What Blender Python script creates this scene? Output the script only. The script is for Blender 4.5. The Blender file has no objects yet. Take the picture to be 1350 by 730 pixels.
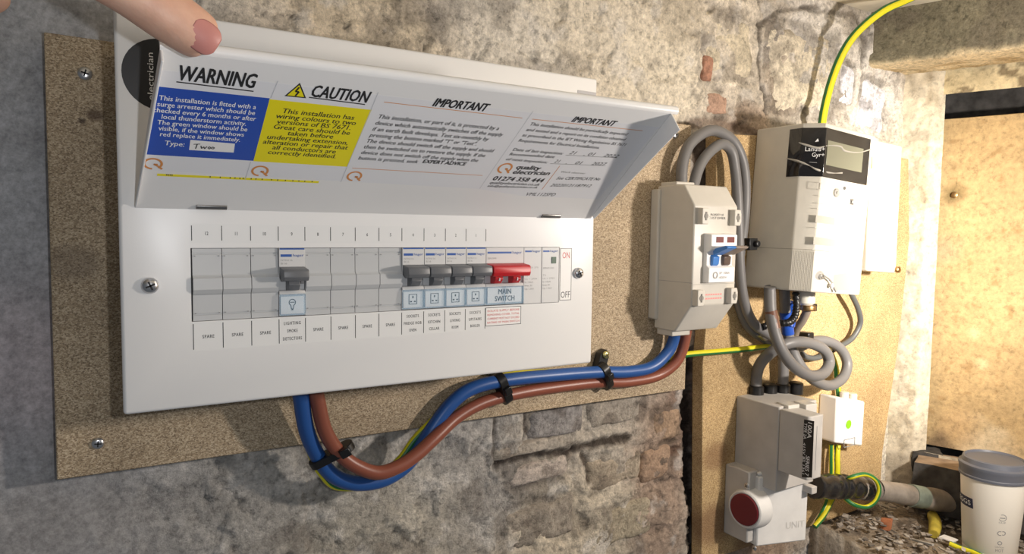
import bpy, bmesh, math, random
import numpy as np
from mathutils import Vector, Matrix, noise as mnoise

scene = bpy.context.scene
COL = scene.collection
random.seed(7)

# ------------------------------------------------------------------ camera
CAM = Vector((-.0599, -.4765, .0379))
YAW, PITCH, ROLL, FPX = .5533, -.0689, .0135, 925.74
_F = Vector((math.sin(YAW)*math.cos(PITCH), math.cos(YAW)*math.cos(PITCH), math.sin(PITCH)))
_R = _F.cross(Vector((0, 0, 1))).normalized()
_U = _R.cross(_F)
_R, _U = math.cos(ROLL)*_R + math.sin(ROLL)*_U, -math.sin(ROLL)*_R + math.cos(ROLL)*_U
cd = bpy.data.cameras.new('camera')
cam = bpy.data.objects.new('camera', cd)
COL.objects.link(cam)
m = Matrix.Identity(4)
for i in range(3):
    m[i][0], m[i][1], m[i][2], m[i][3] = _R[i], _U[i], -_F[i], CAM[i]
cam.matrix_world = m
cd.sensor_width = 36
cd.lens = FPX/1350*36
cd.clip_start = .01
scene.camera = cam

# ------------------------------------------------------------------ light
world = bpy.data.worlds.new('cellar_air')
scene.world = world
world.use_nodes = True
bgn = world.node_tree.nodes['Background']
bgn.inputs[0].default_value = (.86, .92, 1.0, 1)
bgn.inputs[1].default_value = .13

def lamp(name, loc, energy, color, radius):
    d = bpy.data.lights.new(name, 'POINT')
    d.energy, d.color, d.shadow_soft_size = energy, color, radius
    o = bpy.data.objects.new(name, d)
    o.location = loc
    COL.objects.link(o)
    return o
lamp('phone_flash', (-.022, -.480, .048), 2.1, (.95, .97, 1.0), .004)
lamp('work_lamp', (.72, -.42, .05), 13.0, (1.0, .90, .80), .02)
_s = bpy.data.lights.new('work_lamp_beam', 'SPOT')     # the same hand lamp: its hot beam
_s.energy, _s.color, _s.shadow_soft_size = 27.0, (1.0, .92, .80), .02
_s.spot_size, _s.spot_blend = math.radians(66), 1.0
_so = bpy.data.objects.new('work_lamp_beam', _s)
_so.location = (.72, -.42, .05)
_so.rotation_euler = (Vector((.90, .06, -.01))-Vector((.72, -.42, .05))).to_track_quat('-Z', 'Y').to_euler()
COL.objects.link(_so)

scene.view_settings.view_transform = 'Standard'
scene.view_settings.look = 'None'
scene.view_settings.gamma = 1
scene.view_settings.use_curve_mapping = False
scene.view_settings.exposure = 0

# ------------------------------------------------------------------ pixel to place
def ray(px, py):
    return _F + _R*((px-675)/FPX) - _U*((py-365)/FPX)
def aty(px, py, y):
    d = ray(px, py)
    return CAM + d*((y-CAM.y)/d.y)
def atx(px, py, x):
    d = ray(px, py)
    return CAM + d*((x-CAM.x)/d.x)
def atz(px, py, z):
    d = ray(px, py)
    return CAM + d*((z-CAM.z)/d.z)

class Plane:
    def __init__(s, o, X, V):
        s.o, s.X, s.V = Vector(o), Vector(X).normalized(), Vector(V).normalized()
        s.n = s.X.cross(s.V)
    thin = 1.0      # print and stickers lie this much closer to their surface
    base = 0.0
    def at(s, u, v, h=0):
        if h > s.base and h < .0013:
            h = s.base+(h-s.base)*s.thin
        return s.o + s.X*u + s.V*v + s.n*h
    def uv(s, px, py):
        d = ray(px, py)
        P = CAM + d*((s.o-CAM).dot(s.n)/d.dot(s.n)) - s.o
        return P.dot(s.X), P.dot(s.V)

# ------------------------------------------------------------------ materials
def lin(*c):
    r = []
    for v in c:
        v /= 255
        r.append(v/12.92 if v <= .04045 else ((v+.055)/1.055)**2.4)
    return tuple(r)

MATS = {}
def mat(name, col, rough=.5, metal=0, spec=.5, trans=0, bump=0, bscale=200, var=0, vscale=60, coat=0, alpha=1):
    if name in MATS:
        return MATS[name]
    mt = bpy.data.materials.new(name)
    mt.use_nodes = True
    nt = mt.node_tree
    b = nt.nodes['Principled BSDF']
    b.inputs['Base Color'].default_value = (*col, 1)
    b.inputs['Roughness'].default_value = rough
    b.inputs['Metallic'].default_value = metal
    b.inputs['Specular IOR Level'].default_value = spec
    b.inputs['Transmission Weight'].default_value = trans
    b.inputs['Coat Weight'].default_value = coat
    b.inputs['Alpha'].default_value = alpha
    if bump or var:
        tc = nt.nodes.new('ShaderNodeTexCoord')
    if var:
        n = nt.nodes.new('ShaderNodeTexNoise')
        n.inputs['Scale'].default_value = vscale
        n.inputs['Detail'].default_value = 6
        nt.links.new(tc.outputs['Object'], n.inputs['Vector'])
        r = nt.nodes.new('ShaderNodeValToRGB')
        r.color_ramp.elements[0].position = .3
        r.color_ramp.elements[1].position = .7
        r.color_ramp.elements[0].color = (*[c*(1-var) for c in col], 1)
        r.color_ramp.elements[1].color = (*[min(1, c*(1+var)) for c in col], 1)
        nt.links.new(n.outputs['Fac'], r.inputs['Fac'])
        nt.links.new(r.outputs['Color'], b.inputs['Base Color'])
    if bump:
        n = nt.nodes.new('ShaderNodeTexNoise')
        n.inputs['Scale'].default_value = bscale
        n.inputs['Detail'].default_value = 4
        nt.links.new(tc.outputs['Object'], n.inputs['Vector'])
        bp = nt.nodes.new('ShaderNodeBump')
        bp.inputs['Strength'].default_value = bump
        bp.inputs['Distance'].default_value = .001
        nt.links.new(n.outputs['Fac'], bp.inputs['Height'])
        nt.links.new(bp.outputs['Normal'], b.inputs['Normal'])
    MATS[name] = mt
    return mt

WHITE = mat('white_powder_coat', (.78, .775, .77), .32, bump=.025, bscale=900)
LABEL = mat('label_paper', (.74, .745, .77), .38)
STICK = mat('label_paper_bright', (.82, .81, .80), .45)
BLUEB = mat('label_blue', (.018, .075, .42), .35)
YELB = mat('label_yellow', (.80, .70, .005), .38)
INK = mat('ink_black', (.014, .014, .016), .45)
INKW = mat('ink_white', (.85, .85, .85), .45)
INKR = mat('ink_red', (.60, .05, .04), .45)
INKO = mat('ink_orange', (.62, .25, .07), .45)
INKB = mat('ink_blue', (.02, .09, .36), .45)
INKG = mat('ink_grey', (.30, .30, .30), .5)
MODG = mat('module_grey', (.52, .53, .54), .38)
MODW = mat('module_light_grey', (.62, .62, .62), .4)
TOGG = mat('toggle_grey', (.13, .135, .145), .4)
REDT = mat('toggle_red', (.52, .016, .022), .38)
GLASSB = mat('blue_clear_plastic', (.42, .66, .88), .08, alpha=.26)
GRN = mat('green_flag', (.015, .07, .03), .4)
DARK = mat('dark_gap', (.02, .02, .022), .8)
STEEL = mat('zinc_steel', (.62, .62, .63), .28, metal=1)
HINGE = mat('hinge_steel', (.30, .29, .28), .35, metal=1)
BLACK = mat('black_plastic', (.010, .010, .011), .35)
BEIGE = mat('beige_plastic', (.55, .525, .475), .42, var=.03)
METER = mat('meter_plastic', (.64, .61, .54), .45, var=.03)
GLOSSB = mat('black_gloss_panel', (.012, .011, .012), .10, coat=.4)
LCD = mat('lcd_glass', (.20, .20, .145), .15)
FILMGLINT = mat('crease_glint', (.42, .40, .36), .12, coat=.6)
CBLUE = mat('cable_blue', (.018, .085, .30), .38)
CBROWN = mat('cable_brown', (.25, .075, .045), .38)
CGREY = mat('cable_grey', (.165, .16, .16), .45)
CGREYD = mat('cable_dark_grey', (.10, .105, .105), .45)
CGREEN = mat('cable_green', (.02, .17, .045), .4)
CYEL = mat('cable_yellow', (.72, .66, .02), .4)
TAPEB = mat('tape_blue', (.015, .07, .38), .3)
TAPEN = mat('tape_brown', (.16, .075, .05), .35)
TAPEK = mat('tape_black', (.014, .014, .016), .22, bump=.6, bscale=120)
CUTG = mat('cutout_grey', (.50, .48, .455), .5, var=.08, vscale=40)
CUTW = mat('cutout_light', (.74, .73, .71), .5, var=.06, vscale=50)
CUTR = mat('cutout_red', (.16, .010, .016), .45)
BRASS = mat('dull_brass', (.35, .22, .10), .4, metal=1)
CUPW = mat('cup_paper', (.80, .77, .70), .55)
CUPL = mat('cup_lid_plastic', (.115, .125, .155), .38)
NAVY = mat('cup_navy', (.02, .025, .06), .5)
LEAD = mat('lead_sheath', (.25, .22, .19), .6, bump=.9, bscale=90, var=.35, vscale=45)
VERD = mat('green_paint_mark', (.17, .20, .165), .6, var=.3, vscale=80)
SOOTSHADE = mat('soot_shade_stone', (.05, .047, .045), .9, bump=1, bscale=120, var=.5)  # also stands in for shade on brick sides and recess void
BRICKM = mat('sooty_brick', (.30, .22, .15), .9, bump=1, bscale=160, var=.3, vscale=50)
REDBR = mat('orange_brick', (.45, .17, .08), .9, bump=1, bscale=200, var=.3, vscale=80)
SKIN = None

def nodes_of(name):
    mt = bpy.data.materials.new(name)
    mt.use_nodes = True
    MATS[name] = mt
    return mt, mt.node_tree, mt.node_tree.nodes['Principled BSDF'], mt.node_tree.nodes.new, mt.node_tree.links.new

def chipboard(name, dark, mid, light, spots=()):
    mt, nt, b, N, L = nodes_of(name)
    tc = N('ShaderNodeTexCoord')
    mp = N('ShaderNodeMapping')
    mp.inputs['Scale'].default_value = (1, 1, 1.35)
    L(tc.outputs['Object'], mp.inputs['Vector'])
    wn = N('ShaderNodeTexNoise'); wn.inputs['Scale'].default_value = 420
    L(mp.outputs[0], wn.inputs['Vector'])
    wm = N('ShaderNodeVectorMath'); wm.operation = 'MULTIPLY_ADD'
    wm.inputs[1].default_value = (.0022, .0022, .0022)
    L(wn.outputs['Color'], wm.inputs[0]); L(mp.outputs[0], wm.inputs[2])
    v = N('ShaderNodeTexVoronoi'); v.inputs['Scale'].default_value = 1050
    L(wm.outputs[0], v.inputs['Vector'])
    sep = N('ShaderNodeSeparateColor'); L(v.outputs['Color'], sep.inputs[0])
    r = N('ShaderNodeValToRGB')
    e = r.color_ramp.elements
    e[0].position, e[0].color = 0, (*dark, 1)
    e[1].position, e[1].color = 1, (*light, 1)
    k = e.new(.18); k.color = (*[a*.55+c*.45 for a, c in zip(dark, mid)], 1)
    k = e.new(.5); k.color = (*mid, 1)
    L(sep.outputs[0], r.inputs['Fac'])
    n2 = N('ShaderNodeTexNoise'); n2.inputs['Scale'].default_value = 18; n2.inputs['Detail'].default_value = 5
    L(tc.outputs['Object'], n2.inputs['Vector'])
    mr = N('ShaderNodeMapRange')
    mr.inputs[1].default_value, mr.inputs[2].default_value = .3, .7
    mr.inputs[3].default_value, mr.inputs[4].default_value = .82, 1.12
    L(n2.outputs['Fac'], mr.inputs[0])
    mx = N('ShaderNodeMix'); mx.data_type = 'RGBA'; mx.blend_type = 'MULTIPLY'
    mx.inputs[0].default_value = 1
    L(r.outputs[0], mx.inputs[6]); L(mr.outputs[0], mx.inputs[7])
    out = mx.outputs[2]
    for (c, rad, colr, st) in spots:
        d = N('ShaderNodeVectorMath'); d.operation = 'DISTANCE'
        L(wm.outputs[0], d.inputs[0]); d.inputs[1].default_value = (c[0], c[1], c[2]*1.35)
        q = N('ShaderNodeMapRange')
        q.inputs[1].default_value, q.inputs[2].default_value = rad*.5, rad
        q.inputs[3].default_value, q.inputs[4].default_value = st, 0
        L(d.outputs['Value'], q.inputs[0])
        z = N('ShaderNodeMix'); z.data_type = 'RGBA'
        L(q.outputs[0], z.inputs[0]); L(out, z.inputs[6]); z.inputs[7].default_value = (*colr, 1)
        out = z.outputs[2]
    L(out, b.inputs['Base Color'])
    b.inputs['Roughness'].default_value = .7
    bp = N('ShaderNodeBump'); bp.inputs['Strength'].default_value = .35; bp.inputs['Distance'].default_value = .0006
    L(sep.outputs[1], bp.inputs['Height']); L(bp.outputs[0], b.inputs['Normal'])
    return mt

def attrmat(name, rough=.9, s1=220, s2=900, bump=.5, spread=.45, dirt_shade=.3):
    """plaster and stone: painted colour attribute broken up by fine grain"""
    mt, nt, b, N, L = nodes_of(name)
    a = N('ShaderNodeVertexColor'); a.layer_name = 'tint'
    tc = N('ShaderNodeTexCoord')
    n = N('ShaderNodeTexNoise'); n.inputs['Scale'].default_value = s1; n.inputs['Detail'].default_value = 8
    n.inputs['Roughness'].default_value = .78
    L(tc.outputs['Object'], n.inputs['Vector'])
    mr = N('ShaderNodeMapRange')
    mr.inputs[1].default_value, mr.inputs[2].default_value = .25, .75
    mr.inputs[3].default_value, mr.inputs[4].default_value = 1-spread, 1+spread
    L(n.outputs['Fac'], mr.inputs[0])
    mx = N('ShaderNodeMix'); mx.data_type = 'RGBA'; mx.blend_type = 'MULTIPLY'; mx.inputs[0].default_value = 1
    L(a.outputs['Color'], mx.inputs[6]); L(mr.outputs[0], mx.inputs[7])
    L(mx.outputs[2], b.inputs['Base Color'])
    b.inputs['Roughness'].default_value = rough
    b.inputs['Specular IOR Level'].default_value = .25
    n2 = N('ShaderNodeTexNoise'); n2.inputs['Scale'].default_value = s2*.14; n2.inputs['Detail'].default_value = 12
    n2.inputs['Roughness'].default_value = .72
    L(tc.outputs['Object'], n2.inputs['Vector'])
    bp = N('ShaderNodeBump'); bp.inputs['Strength'].default_value = bump; bp.inputs['Distance'].default_value = .006
    L(n2.outputs['Fac'], bp.inputs['Height']); L(bp.outputs[0], b.inputs['Normal'])
    # grime and relief shading painted into the pits, high grains paled to match
    r = N('ShaderNodeValToRGB')
    e = r.color_ramp.elements
    e[0].position, e[0].color = .36, (1-dirt_shade, 1-dirt_shade, 1-dirt_shade, 1)
    e[1].position, e[1].color = .66, (1+dirt_shade*.35, 1+dirt_shade*.35, 1+dirt_shade*.35, 1)
    k = e.new(.47); k.color = (1, .995, .985, 1)
    L(n2.outputs['Fac'], r.inputs['Fac'])
    m2 = N('ShaderNodeMix'); m2.data_type = 'RGBA'; m2.blend_type = 'MULTIPLY'; L(a.outputs['Alpha'], m2.inputs[0])
    sm_ = N('ShaderNodeMath'); sm_.operation = 'MULTIPLY'; sm_.inputs[1].default_value = bump
    L(a.outputs['Alpha'], sm_.inputs[0]); L(sm_.outputs[0], bp.inputs['Strength'])
    L(mx.outputs[2], m2.inputs[6]); L(r.outputs[0], m2.inputs[7])
    L(m2.outputs[2], b.inputs['Base Color'])
    return mt

# ------------------------------------------------------------------ object helpers
WM = {}
def _link(o, parent, local=False):
    COL.objects.link(o)
    if parent is not None:
        o.parent = parent
        pw = WM[parent.name]
        if local:
            WM[o.name] = pw @ o.matrix_basis
        else:
            o.matrix_parent_inverse = pw.inverted()
            WM[o.name] = Matrix.Identity(4)
    else:
        WM[o.name] = Matrix.Identity(4)
    return o

def thing(name, label, cat, loc=(0, 0, 0), roty=0, group=None):
    o = bpy.data.objects.new(name, None)
    o.empty_display_size = .02
    COL.objects.link(o)
    o.location = loc
    o.rotation_euler = (0, roty, 0)
    WM[o.name] = Matrix.Translation(Vector(loc)) @ Matrix.Rotation(roty, 4, 'Y')
    tag(o, label, cat, group)
    return o
def tag(o, label, cat, group=None):
    o['label'] = label
    o['category'] = cat
    if group:
        o['group'] = group
    return o
def struct(o):
    o['kind'] = 'structure'
    return o

SPACING = [1.0]
def tmesh(s, bold=0, shear=0, res=2):
    c = bpy.data.curves.new('t', 'FONT')
    c.space_character = SPACING[0]
    c.body = s
    c.size = 1
    c.offset = 0
    c.shear = shear
    c.resolution_u = res
    o = bpy.data.objects.new('t', c)
    me = bpy.data.meshes.new_from_object(o)
    V = [(v.co.x, v.co.y, 0) for v in me.vertices]
    Fc = [tuple(p.vertices) for p in me.polygons]
    if bold > .005:      # heavier strokes: the outline stamped twice more, a hair aside
        n, e = len(V), bold*1.3
        V0, F0 = list(V), list(Fc)
        st = ((e, 0), (e*.5, e*.35))
        if bold > .03:
            e = bold*2.1
            st = ((e, 0), (e*.5, 0), (e*.75, e*.3), (e*.25, e*.3), (e*.25, -e*.15), (e*.75, -e*.15))
        for k, (dx, dy) in enumerate(st):
            V += [(x+dx, y+dy, k+1) for x, y, _ in V0]
            Fc += [tuple(i+n*(k+1) for i in f) for f in F0]
    bpy.data.objects.remove(o)
    bpy.data.curves.remove(c)
    bpy.data.meshes.remove(me)
    return V, Fc
CAPH = .69

class MB:
    def __init__(s):
        s.v, s.f, s.mi, s.mats = [], [], [], []
    def m(s, mt):
        if mt not in s.mats:
            s.mats.append(mt)
        return s.mats.index(mt)
    def add(s, vs, fs, mt):
        b = len(s.v)
        i = s.m(mt)
        s.v += [tuple(v) for v in vs]
        for f in fs:
            s.f.append([b+k for k in f])
            s.mi.append(i)
    def box(s, x0, x1, y0, y1, z0, z1, mt):
        vs = [(x, y, z) for x in (x0, x1) for y in (y0, y1) for z in (z0, z1)]
        s.add(vs, [(0, 1, 3, 2), (4, 6, 7, 5), (0, 4, 5, 1), (2, 3, 7, 6), (0, 2, 6, 4), (1, 5, 7, 3)], mt)
    def prism(s, outline, axis, a, b, mt):
        """outline of 2-D points extruded along an axis (0=x: pts y,z; 1=y: pts x,z; 2=z: pts x,y)"""
        n = len(outline)
        vs = []
        for t in (a, b):
            for p, q in outline:
                vs.append({0: (t, p, q), 1: (p, t, q), 2: (p, q, t)}[axis])
        fs = [tuple(range(n)), tuple(range(2*n-1, n-1, -1))]
        fs += [(i, i+n, (i+1) % n+n, (i+1) % n) for i in range(n)]
        s.add(vs, fs, mt)
    def loft(s, rings, mt, close=True, caps=True):
        n = len(rings[0])
        vs = [p for r in rings for p in r]
        fs = []
        for k in range(len(rings)-1):
            for i in range(n if close else n-1):
                j = (i+1) % n
                fs.append((k*n+i, k*n+j, (k+1)*n+j, (k+1)*n+i))
        if caps:
            fs.append(tuple(range(n-1, -1, -1)))
            fs.append(tuple((len(rings)-1)*n+i for i in range(n)))
        s.add(vs, fs, mt)
    def lathe(s, o, ax, prof, mt, n=24):
        """prof: (radius, along axis)"""
        ax = Vector(ax).normalized()
        t = Vector((0, 0, 1)) if abs(ax.z) < .9 else Vector((1, 0, 0))
        a = ax.cross(t).normalized()
        b = ax.cross(a)
        rings = [[Vector(o)+ax*h+(a*math.cos(2*math.pi*i/n)+b*math.sin(2*math.pi*i/n))*r for i in range(n)] for r, h in prof]
        s.loft(rings, mt)
    def slab(s, pl, pts, h, mt, h0=0):
        """flat sticker of outline pts (u, v) on a plane"""
        n = len(pts)
        vs = [pl.at(u, v, h) for u, v in pts]+[pl.at(u, v, h0) for u, v in pts]
        s.add(vs, [tuple(range(n))]+[(i, i+n, (i+1) % n+n, (i+1) % n) for i in range(n)], mt)
    def rect(s, pl, u0, v0, u1, v1, h, mt, h0=0):
        s.slab(pl, [(u0, v0), (u1, v0), (u1, v1), (u0, v1)], h, mt, h0)
    def frame(s, pl, u0, v0, u1, v1, w, h, mt):
        s.rect(pl, u0, v0, u1, v0+w, h, mt); s.rect(pl, u0, v1-w, u1, v1, h, mt)
        s.rect(pl, u0, v0, u0+w, v1, h, mt); s.rect(pl, u1-w, v0, u1, v1, h, mt)
    def stroke(s, pl, pts, w, h, mt):
        for (a, b) in zip(pts, pts[1:]):
            a, b = Vector(a), Vector(b)
            if (b-a).length < 1e-7:
                continue
            n = Vector((-(b-a).y, (b-a).x)).normalized()*w/2
            q = [a-n, b-n, b+n, a+n]
            s.add([pl.at(p.x, p.y, h) for p in q], [(0, 1, 2, 3)], mt)
    def pstroke(s, pl, pxs, w, h, mt):
        s.stroke(pl, [pl.uv(*p) for p in pxs], w, h, mt)
    def arc(s, pl, u, v, r, w, a0, a1, h, mt, n=28):
        vs, fs = [], []
        for i in range(n+1):
            a = math.radians(a0+(a1-a0)*i/n)
            for rr in (r-w/2, r+w/2):
                vs.append(pl.at(u+rr*math.cos(a), v+rr*math.sin(a), h))
        for i in range(n):
            fs.append((2*i, 2*i+1, 2*i+3, 2*i+2))
        s.add(vs, fs, mt)
    def disc(s, pl, u, v, r, h, mt, n=20):
        s.add([pl.at(u+r*math.cos(2*math.pi*i/n), v+r*math.sin(2*math.pi*i/n), h) for i in range(n)], [tuple(range(n))], mt)
    def text(s, pl, t, u, v, cap, mt, width=None, sx=1, align='l', bold=0, shear=0, h=.0003, ang=0, res=2):
        V, Fc = tmesh(t, bold, shear, res)
        if not V:
            return
        x0 = min(p[0] for p in V); x1 = max(p[0] for p in V)
        k = cap/CAPH
        kx = k*sx if width is None else width/(x1-x0)
        W = (x1-x0)*kx
        off = {'l': 0, 'c': -W/2, 'r': -W}[align]
        ca, sa = math.cos(ang), math.sin(ang)
        vs = []
        for x, y, lay in V:
            X = (x-x0)*kx+off
            Y = y*k
            vs.append(pl.at(u+X*ca-Y*sa, v+X*sa+Y*ca, h+lay*4e-5))
        s.add(vs, Fc, mt)
    def ptext(s, pl, t, a, b, cap, mt, **kw):
        """baseline start a and end b read off the photograph"""
        p, q = Vector(pl.uv(*a)), Vector(pl.uv(*b))
        d = q-p
        s.text(pl, t, p.x, p.y, cap, mt, width=d.length, ang=math.atan2(d.y, d.x), **kw)
    def block(s, pl, lines, p0, p1, cap, W, mt, align='c', **kw):
        """lines between the baselines at pixel p0 (first) and p1 (last); W = width of the longest"""
        a, b = Vector(pl.uv(*p0)), Vector(pl.uv(*p1))
        ws = []
        for t in lines:
            V, _ = tmesh(t, 0, 0, 1)
            ws.append(max(p[0] for p in V)-min(p[0] for p in V))
        f = W/max(ws)
        for i, t in enumerate(lines):
            q = a.lerp(b, i/max(1, len(lines)-1))
            s.text(pl, t, q.x, q.y, cap, mt, width=ws[i]*f, align=align, **kw)
    def tube(s, pts, r, mt, n=14, stripe=None, sw=(.34, .66), sub=8, twist=0, rfun=None):
        P = smooth_path(pts, sub)
        k = len(P)
        T = [(P[min(i+1, k-1)]-P[max(i-1, 0)]).normalized() for i in range(k)]
        a = T[0].cross(Vector((0, 1, .1)))
        if a.length < .1:
            a = T[0].cross(Vector((1, 0, 0)))
        a.normalize()
        rings = []
        for i in range(k):
            a = (a-T[i]*a.dot(T[i])).normalized()
            b = T[i].cross(a)
            rr = r if rfun is None else r*rfun(i/(k-1))
            ph = twist*i/(k-1)
            rings.append([P[i]+(a*math.cos(2*math.pi*j/n+ph)+b*math.sin(2*math.pi*j/n+ph))*rr for j in range(n)])
        f0 = len(s.f)
        s.loft(rings, mt)
        if stripe is not None:
            si = s.m(stripe)
            for q in range(f0, len(s.f)-2):
                j = (q-f0) % n
                if .08 <= (((j+.5)/n+sw[0]) % .5) <= .33:
                    s.mi[q] = si
        return P
    def build(s, name, parent=None, smooth=False, bevel=0, seg=2, local=False, angle=35, kind=None):
        me = bpy.data.meshes.new(name)
        vs = s.v
        loc = None
        if parent is None and vs:
            A = np.array(vs)
            lo, hi = A.min(0), A.max(0)
            loc = Vector(((lo[0]+hi[0])/2, (lo[1]+hi[1])/2, lo[2]))
            vs = [tuple(Vector(v)-loc) for v in vs]
        me.from_pydata(vs, [], s.f)
        for mt in s.mats:
            me.materials.append(mt)
        me.polygons.foreach_set('material_index', s.mi)
        bm = bmesh.new(); bm.from_mesh(me)
        if smooth or bevel:
            bmesh.ops.remove_doubles(bm, verts=bm.verts, dist=1e-6)
            bmesh.ops.recalc_face_normals(bm, faces=bm.faces)
        bm.to_mesh(me); bm.free()
        if smooth:
            me.polygons.foreach_set('use_smooth', [True]*len(me.polygons))
            try:
                me.set_sharp_from_angle(angle=math.radians(angle))
            except Exception:
                pass
        o = bpy.data.objects.new(name, me)
        if loc is not None:
            o.location = loc
        _link(o, parent, local)
        if loc is not None:
            WM[o.name] = Matrix.Translation(loc)
        if bevel:
            md = o.modifiers.new('bevel', 'BEVEL')
            md.width, md.segments, md.limit_method = bevel, seg, 'ANGLE'
            md.angle_limit = math.radians(30)
            md.harden_normals = False
            me.polygons.foreach_set('use_smooth', [True]*len(me.polygons))
            try:
                me.set_sharp_from_angle(angle=math.radians(50))
            except Exception:
                pass
        if kind:
            o['kind'] = kind
        elif name in FINEPRINT:
            o['kind'] = 'stuff'
        return o

FINEPRINT = {'brand_lettering', 'rating_lettering', 'number_lettering', 'circuit_lettering', 'warning_lettering', 'caution_lettering', 'important_lettering', 'inspection_lettering', 'inspection_handwriting', 'type_handwriting', 'trade_lettering', 'front_lettering', 'care_print', 'red_print', 'face_print', 'window_lettering', 'cover_lettering', 'label_edges', 'number_strip', 'circuit_strip', 'window_icon', 'toggle_mark', 'box_lugs', 'label_window', 'orange_rule', 'serial_strip'}
def smooth_path(pts, sub):
    P = [Vector(p) for p in pts]
    if len(P) < 3 or sub <= 1:
        return P
    out = []
    for i in range(len(P)-1):
        p0 = P[max(i-1, 0)]; p1 = P[i]; p2 = P[i+1]; p3 = P[min(i+2, len(P)-1)]
        for k in range(sub):
            t = k/sub
            out.append(.5*((2*p1)+(-p0+p2)*t+(2*p0-5*p1+4*p2-p3)*t*t+(-p0+3*p1-3*p2+p3)*t**3))
    out.append(P[-1])
    return out

def screw(name, pos, r, parent, mt=STEEL, n=(0, -1, 0), dome=.35, ang=.5):
    """pan head with a cross recess"""
    n = Vector(n).normalized()
    b = MB()
    b.lathe(pos, n, [(r, 0), (r, r*.25), (r*.86, r*.25+r*dome*.55), (r*.55, r*.25+r*dome*.9), (.001*r, r*.25+r*dome)], mt, 20)
    X = n.cross(Vector((0, 0, 1))).normalized()
    if X.length < .1:
        X = Vector((1, 0, 0))
    V = n.cross(X)
    pl = Plane(Vector(pos)+n*(r*.25+r*dome+.0001), X*-1, V) if (X*-1).cross(V).dot(n) > 0 else Plane(Vector(pos)+n*(r*.25+r*dome+.0001), X, V)
    for q in (ang, ang+math.pi/2):
        c, s_ = math.cos(q)*r*.55, math.sin(q)*r*.55
        b.stroke(pl, [(-c, -s_), (c, s_)], r*.22, 0, DARK)
    return b.build(name, parent, smooth=True)

# ------------------------------------------------------------------ noise on arrays
def _hash(ix, iy, seed):
    n = (ix.astype(np.int64)*374761393+iy.astype(np.int64)*668265263+seed*1442695041) & 0xffffffff
    n = ((n ^ (n >> 13))*1274126177) & 0xffffffff
    return ((n ^ (n >> 16)) & 0xffff)/65535.
def vnoise(x, y, seed=0):
    ix, iy = np.floor(x), np.floor(y)
    fx, fy = x-ix, y-iy
    fx = fx*fx*(3-2*fx); fy = fy*fy*(3-2*fy)
    a, b = _hash(ix, iy, seed), _hash(ix+1, iy, seed)
    c, d = _hash(ix, iy+1, seed), _hash(ix+1, iy+1, seed)
    return (a+(b-a)*fx)*(1-fy)+(c+(d-c)*fx)*fy
def fbm(x, y, f, o=5, seed=0, g=.5):
    t, a, n = 0, 1, 0
    for k in range(o):
        t = t+a*vnoise(x*f+17.3*k, y*f-9.1*k, seed+k)
        n += a
        a *= g
        f *= 2.03
    return t/n
def sstep(a, b, x):
    t = np.clip((x-a)/(b-a), 0, 1)
    return t*t*(3-2*t)

def gridmesh(name, U, V, pos, tint, mt, parent=None, flip=False, relief=None):
    """pos: array (nV, nU, 3), tint same shape"""
    nv, nu = len(V), len(U)
    me = bpy.data.meshes.new(name)
    idx = np.arange(nv*nu).reshape(nv, nu)
    q = np.stack([idx[:-1, :-1], idx[:-1, 1:], idx[1:, 1:], idx[1:, :-1]], -1).reshape(-1, 4)
    if flip:
        q = q[:, ::-1]
    me.from_pydata(pos.reshape(-1, 3).tolist(), [], q.tolist())
    ca = me.color_attributes.new('tint', 'FLOAT_COLOR', 'POINT')
    rgba = np.concatenate([np.clip(tint.reshape(-1, 3), 0, 1), np.ones((nv*nu, 1)) if relief is None else relief.reshape(-1, 1)], 1)
    ca.data.foreach_set('color', rgba.astype(np.float32).ravel())
    me.materials.append(mt)
    me.polygons.foreach_set('use_smooth', [True]*len(me.polygons))
    o = bpy.data.objects.new(name, me)
    _link(o, parent)
    return o

# ------------------------------------------------------------------ setting: main wall
WY = .129
PLASTER = attrmat('cellar_plaster', bump=.85, spread=.5, dirt_shade=.42)
FINE = attrmat("jamb_plaster", s1=120, bump=.35, spread=.28)

def wpx(px, py):
    p = aty(px, py, WY)
    return p.x, p.z

# stones that stand out of the wall: photo centre, half sizes in px, tilt, tint
STONES = [
    (712, 622, 42, 14, .16, (168, 158, 150)),
    (814, 620, 36, 22, .10, (158, 146, 130)),
    (735, 556, 38, 20, .12, (142, 138, 136)),
    (812, 541, 36, 18, .16, (150, 142, 132)),
    (700, 590, 50, 9, .17, (160, 152, 142)),
    (880, 560, 20, 22, .14, (150, 128, 108)),
    (866, 612, 20, 24, .10, (146, 124, 106)),
    (820, 690, 46, 26, .14, (156, 146, 128)),
    (715, 690, 50, 30, .12, (138, 130, 120)),
    (1058, 92, 44, 60, .02, (204, 195, 178)),
    (962, 60, 34, 44, .10, (196, 186, 166)),
    (933, 90, 8, 22, -.1, (170, 128, 108)),
    (945, 136, 16, 16, .1, (176, 146, 128)),
    (1152, 138, 17, 34, -.35, (216, 217, 226)),
    (1117, 112, 9, 30, -.3, (206, 206, 214)),
]
SREC = []
for (px, py, hw, hh, rot, c) in STONES:
    cx, cz = wpx(px, py)
    ax, az = wpx(px+hw, py); bx, bz = wpx(px, py-hh)
    SREC.append((cx, cz, abs(ax-cx), abs(bz-cz), rot*.35, c))

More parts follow.
